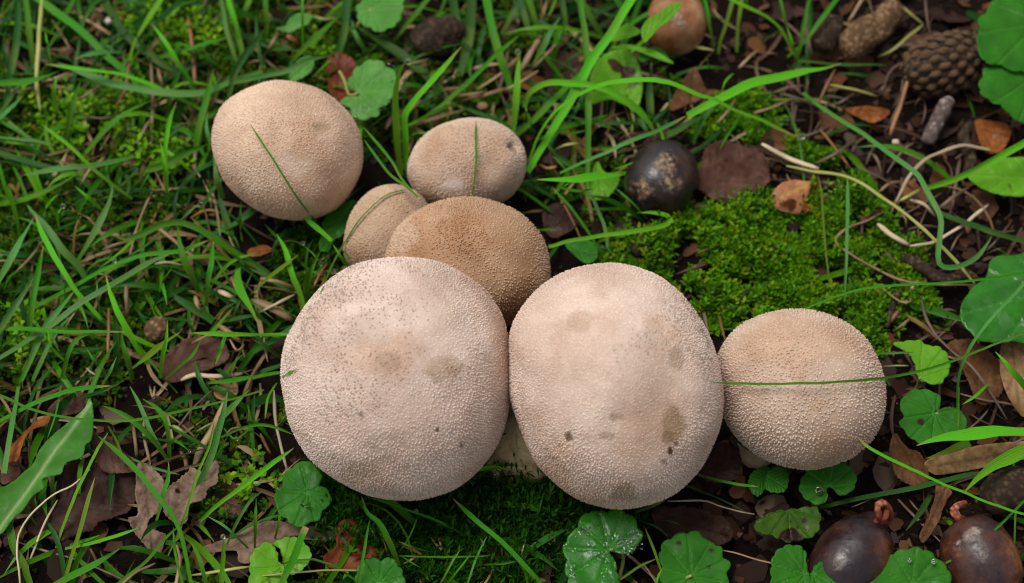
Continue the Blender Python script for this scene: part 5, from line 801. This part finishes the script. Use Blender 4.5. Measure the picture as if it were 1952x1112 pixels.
# ------------------------------------------------------------------ acorns, cone, husks, twig
def lathe(c0, c1, prof, seg=36, rough=0.0, seed=0):
    c0, c1 = np.array(c0), np.array(c1); ax = c1 - c0; L = np.linalg.norm(ax); ax /= L
    a = np.cross(ax, [.2, .3, .93]); a /= np.linalg.norm(a); b = np.cross(ax, a); th = np.arange(seg) / seg * 2 * np.pi
    t = np.array([p[0] for p in prof]); r = np.array([p[1] for p in prof]); n = len(t)
    V = (c0 + ax * (t * L)[:, None])[:, None] + (r * L)[:, None, None] * (a * np.cos(th)[:, None] + b * np.sin(th)[:, None])[None]
    V = V.reshape(-1, 3); i = np.arange(n - 1)[:, None] * seg; j = np.arange(seg)[None]; j2 = (j + 1) % seg
    F4 = np.stack([i + j, i + j2, i + seg + j2, i + seg + j], -1).reshape(-1, 4)
    if rough:
        cen = (c0 + c1) / 2; d = V - cen; d /= np.linalg.norm(d, axis=1)[:, None] + 1e-9; V = V + d * (noise(V, 350, seed, 3) * rough)[:, None]
    return V, F4
def nut_profile(w, n=26, tip=.07):
    out = []
    for i in range(n):
        t = i / (n - 1); r = w * (max(0, 1 - abs(2 * t - 1) ** 2.35)) ** .5
        if t > .93: r = max(r * .8, tip * w * (1 - t) / .07)
        out.append((t, max(r, .0008)))
    return out
def acorn(label, p0, p1, z0, z1, w, mat, scuffs=(), sprout=None, name='acorn'):
    c0, c1 = at(*p0, z0 * 1e-3), at(*p1, z1 * 1e-3)
    root = empty(name, [(c0[0] + c1[0]) / 2, (c0[1] + c1[1]) / 2, 0], label, 'acorn')
    V, F4 = lathe(c0, c1, nut_profile(w), 40, .00012, 3); q = topx(V); s = np.zeros(len(V))
    for (x, y, r) in scuffs: s = np.maximum(s, np.exp(-((q[:, 0] - x) ** 2 + (q[:, 1] - y) ** 2) / r ** 2))
    mesh_obj('nut', V, None, M[mat], root, F4=F4, attrs={'scuff': s})
    if sprout:
        for pts, r0, r1 in sprout:
            P = catmull([at(x, y, z * 1e-3) for (x, y, z) in pts], 16); V, F, F4 = limb_arrays(P, np.linspace(r0, r1, 16) * 1e-3, 10, .7, .2, 5)
            mesh_obj('sprout', V, F, M['sprout'], root, F4=F4)
    return root
acorn('big dark glossy acorn with a tan worn patch on the moss', (1290, 284), (1230, 402), 9, 9, .425, 'acorn_dark', [(1268, 312, 26), (1225, 362, 24), (1278, 345, 22)])
acorn('dark purple-brown acorn with a curled pinkish sprout beneath the olive leaf', (1566, 1140), (1676, 998), 9, 12, .375, 'acorn_red', [(1600, 1080, 10)], [([(1665, 1000, 15), (1676, 985, 19), (1672, 966, 22), (1684, 958, 22), (1697, 972, 19), (1698, 990, 15), (1688, 1002, 13)], 1.25, .8), ([(1668, 996, 15), (1688, 985, 19), (1690, 970, 20)], 1.1, .7)])
acorn('mottled brown acorn with grey scuffs and a red stub at its tip', (1912, 1150), (1828, 988), 9, 13, .40, 'acorn_mottled', [(1860, 1018, 16), (1826, 1040, 10), (1875, 1060, 14), (1845, 1020, 12)], [([(1834, 998, 12), (1824, 984, 15), (1817, 974, 15)], 1.7, 1.2), ([(1818, 974, 15), (1826, 964, 14), (1840, 958, 11)], 1.2, .8)])
acorn('smooth tan acorn half covered by a seedling leaf', (1288, -5), (1290, 92), 9, 9, .45, 'acorn_tan', [(1296, 45, 18)])
def husk(name, label, cat, pts, rad, mat, rough=.22, seed=0):
    P = catmull([at(x, y, z * 1e-3) for (x, y, z) in pts], 26); t = np.linspace(0, 1, 26)
    r = np.interp(t, np.linspace(0, 1, len(rad)), rad) * 1e-3; r = r * np.sqrt(np.clip(1 - np.abs(2 * t - 1) ** 8, .02, 1))
    V, F, F4 = limb_arrays(P, r, 28, .95); 
    d = V - np.vstack([np.repeat(P, 28, 0), P[:1], P[-1:]]); d /= np.linalg.norm(d, axis=1)[:, None] + 1e-9
    V = V + d * (noise(V, 300, seed, 2) * rough * r.mean() + np.abs(noise(V, 900, seed + 2, 2)) * rough * .7 * r.mean())[:, None]
    return tag(mesh_obj(name, V, F, M[mat], F4=F4), label, cat)
husk('weathered_husk', 'bent tan pitted husk lying on the dark litter beside the pine cone', 'husk', [(1612, 108, 6), (1640, 72, 9), (1672, 52, 9), (1692, 32, 8), (1706, 12, 6)], [4.6, 5.0, 4.6, 4.0, 3.8], 'husk', .2, 3)
husk('weathered_husk', 'darker pitted oval husk beside the bent tan one', 'husk', [(1562, 100, 5), (1575, 70, 7), (1590, 38, 5)], [3.6, 4.6, 3.2], 'husk_dark', .2, 5)
husk('pitted_ball', 'small pitted brown ball in the lawn beside the dark leaf', 'husk', [(286, 640, 4), (298, 628, 6), (310, 616, 5)], [2.3, 2.9, 2.3], 'husk', .5, 7)
husk('acorn_cup', 'rough grey-brown acorn cup below the broad bright grass leaf', 'acorn cup', [(1880, 960, 5), (1915, 940, 9), (1960, 920, 7)], [4.5, 5.6, 5.0], 'husk_dark', .12, 9)
husk('soil_clod', 'dark rough clod behind the dewy blade in the shade', 'clod', [(790, 95, 3), (830, 70, 6), (880, 55, 4)], [4.5, 6.0, 4.5], 'husk_dark', .3, 11)
husk('soil_clod', 'dark crumbly clod under the folded green blade beside the moss', 'clod', [(1205, 480, 3), (1235, 470, 5), (1258, 485, 3)], [2.8, 3.6, 2.8], 'husk_dark', .35, 13)
husk('soil_clod', 'brown clod in the lawn near the mossy rosettes', 'clod', [(118, 98, 3), (128, 100, 4), (138, 96, 3)], [1.5, 1.9, 1.4], 'husk', .3, 15)
husk('soil_clod', 'small red-brown clod in the lawn beside a pale crumb', 'clod', [(178, 33, 3), (187, 34, 4), (195, 36, 3)], [1.4, 1.7, 1.4], 'husk', .3, 17)
def tw(label, pts, r, mat='bark', name='twig'):
    P = catmull([at(x, y, z * 1e-3) for (x, y, z) in pts], 24); rr = np.interp(np.linspace(0, 1, 24), np.linspace(0, 1, len(r)), r) * 1e-3
    V, F, F4 = limb_arrays(P, rr, 14, .95, .35, len(label)); return tag(mesh_obj(name, V, F, M[mat], F4=F4), label, 'twig')
tw('short broken silvery twig below the pine cone', [(1768, 272, 4), (1782, 240, 6), (1800, 205, 8), (1812, 190, 8)], [2.0, 1.7, 2.4, 1.6])
tw('dark knotted root beside the orange-brown husk', [(1842, 340, 2), (1850, 300, 3), (1838, 262, 4), (1845, 240, 3)], [1.6, 2.2, 1.8, 1.4], 'husk_dark')
tw('dark branching root on the soil beside the glossy rounded leaf', [(1720, 490, 2), (1760, 510, 4), (1800, 535, 4), (1850, 520, 3)], [1.3, 2.0, 1.8, 1.2], 'husk_dark')
tw('thin dark twig lying along the edge of the moss', [(1712, 560, 4), (1700, 590, 4), (1690, 625, 3)], [.9, 1.1, .6], 'husk_dark')
# pebbles
def pebble(label, p, z, r, col):
    D, F = ico(3); C = at(*p, z * 1e-3); V = C + D * r * 1e-3 * np.array([1.1, .9, .75]) * (1 + .25 * noise(D, 1.7, int(p[0]), 2))[:, None]
    return tag(mesh_obj('pebble', V, F, M['chips'], cols=np.tile(col, (len(V), 1))), label, 'pebble')
pebble('pale cream pebble on the soil beside the silvery twig', (1707, 271), 4, 1.0, (.45, .36, .27)); pebble('whitish crumb next to the small red-brown clod', (208, 40), 4, 1.3, (.5, .46, .42)); pebble('tiny cream grain at the soil edge of the moss', (1740, 550), 4, .7, (.5, .38, .25)); pebble('brown pebble behind the squat dimpled puffball', (920, 203), 5, 1.5, (.22, .13, .07))
def pine_cone():
    p0, p1 = (1733, 142), (1880, 98); c0, c1 = at(*p0, 9e-3), at(*p1, 11e-3); ax = c1 - c0; L = np.linalg.norm(ax); ax /= L
    root = empty('pine_cone', [(c0[0] + c1[0]) / 2, (c0[1] + c1[1]) / 2, 0], 'small closed brown cone with overlapping scales on the dark soil', 'cone')
    R = lambda t: L * .36 * (max(0.0, 1 - abs(2 * t - .86) ** 2.2 / (1.0 if t < .43 else 1.6)) ** .55)
    prof = [(-.07, .002), (-.06, R(0) / L * .45), (-.03, R(0) / L * .75)] + [(t, max(R(t) / L * .90, .002)) for t in np.linspace(0.0, 1.0, 24)]
    V, F4 = lathe(c0, c1, prof, 28); mesh_obj('core', V, None, M['husk_dark'], root, F4=F4)
    a = np.cross(ax, [.2, .3, .93]); a /= np.linalg.norm(a); b = np.cross(ax, a)
    # one scale: a rhombic shield with a raised boss
    ring = [(1, 0), (.35, .62), (-.75, .45), (-.75, -.45), (.35, -.62)]
    sv = np.array([(x, y, 0) for x, y in ring] + [(x * .62, y * .62, .42) for x, y in ring] + [(.12, 0, .62)], float); sf = [(4 - i if False else i, (i + 1) % 5, 5 + (i + 1) % 5, 5 + i) for i in range(5)]; st = [(5 + i, 5 + (i + 1) % 5, 10) for i in range(5)]
    me = None; n = 104
    for i in range(n):
        t = -.055 + 1.03 * (i + .5) / n; th = i * 2.39996; r = R(max(t, 0.0)) * min(1, max(.12, 1 + t * 15 if t < 0 else 1)); e = .01; dr = (R(min(t + e, .999)) - R(t - e)) / (2 * e) / L if t > .02 else 1.4
        rad = a * math.cos(th) + b * math.sin(th); tan = ax + rad * dr; tan /= np.linalg.norm(tan); tan = -tan; nor = rad - tan * (rad @ tan); nor /= np.linalg.norm(nor); side = np.cross(nor, tan)
        sz = L * .082 * (0.62 + .5 * min(1, r / (L * .33)))
        if me is None:
            o = mesh_obj('scale', sv, st, M['cone'], root, base=np.zeros(3), F4=sf); me = o.data
        else:
            o = bpy.data.objects.new('scale', me); COL.objects.link(o); o.parent = root
        mt = Matrix(((tan[0], side[0], nor[0]), (tan[1], side[1], nor[1]), (tan[2], side[2], nor[2]))) @ Matrix.Rotation(-.30 + random.uniform(-.12, .12), 3, 'Y') @ Matrix.Rotation(random.uniform(-.15, .15), 3, 'X')
        pos = c0 + ax * L * t + rad * r * .93 - np.array(root.location)
        o.matrix_local = Matrix.Translation(Vector(pos)) @ mt.to_4x4() @ Matrix.Diagonal((sz * random.uniform(.85, 1.1), sz * random.uniform(.8, 1.0), sz * random.uniform(.7, 1.15), 1))
pine_cone()

# ------------------------------------------------------------------ dewdrops
def drop(label, p, z=None, r=5.0, lift=0.0, sq=1.0):
    D, F = ico(3); C = at(*p, (z or 10) * 1e-3)
    R = r * PXS * depth(C); V = C + D * R * np.array([1, 1, sq])
    tag(mesh_obj('water_drop', V, F, M['water']), label, 'water drop', 'clear water drops on leaves and blades')
drop('large clear water drop on the tip of the upright bright blade', (778, 117), 40, 6.5)
drop('water drop on the tip of the bright blade behind the dimpled puffball', (987, 99), 20, 6)
drop('water drop at the tip of the long arching blade over the soil', (1530, 259), 10, 6)
drop('water drop on the tip of the lawn blade below the lone puffball', (383, 384), 11, 5)
drop('bright water drop midway on the hair-thin lawn blade', (577, 464), 16, 4); drop('bright water drop at the end of the hair-thin lawn blade', (611, 502), 16, 4)
drop('water drop on the blunt short blade below the curled leaves', (425, 1023), 27, 5); drop('water drop hanging under the grass tip below the puffball stem', (948, 902), 12, 8, sq=.8)
drop('big flat water bead on the notched leaf', (1562, 936), 11.5, 7.5, sq=.6); drop('water drop on a curled blade tip in the lawn beside the pale slanting blade', (120, 393), 19, 5)
drop('water drop on a blade lying in the lawn', (218, 497), 14, 5); drop('water drop on the kinked blade near the tan straw', (451, 837), 14, 4)
drop('small white water drop ending a thin blade by the curled leaves', (361, 860), 12, 3.2); drop('water drop in the middle of the long thin moss blade', (793, 975), 11, 4.5)
drop('water bead on the dewy leaf between the acorns', (1734, 1069), 17, 4, sq=.6); drop('second water bead on the dewy leaf between the acorns', (1780, 1071), 17, 5, sq=.6)
drop('water drop on the lowest arching blade behind the dimpled puffball', (1142, 238), 14, 4.5)
def beads(label, reg, cl, z, n, rr):
    Vs, Fs = [], []; D, F = ico(2); k = 0
    for _ in range(n):
        x, y, s = random.choice(cl); q = px(reg, [(x + random.gauss(0, s), y + random.gauss(0, s))])[0]
        C = at(*q, z * 1e-3); R = random.uniform(*rr) * PXS * depth(C); Vs.append(C + D * R * np.array([1.2, 1, .5])); Fs.append(F + k); k += len(D)
    tag(mesh_obj('dew', np.vstack(Vs), np.vstack(Fs), M['water'], base=Vs[0][0]), label, 'dew', kind='stuff')
beads('fine dew beads on the wet shiny scalloped leaf', 'N', [(190, 760, 25), (140, 800, 25), (370, 910, 30), (420, 860, 30), (210, 930, 40), (290, 820, 50), (90, 1040, 20)], 15.2, 150, (.8, 2.2))
beads('fine dew beads on the pale deeply notched leaf', 'B', [(1040, 420, 35), (1060, 500, 30), (990, 580, 40), (950, 430, 30), (900, 610, 30)], 14.2, 60, (.7, 1.6))
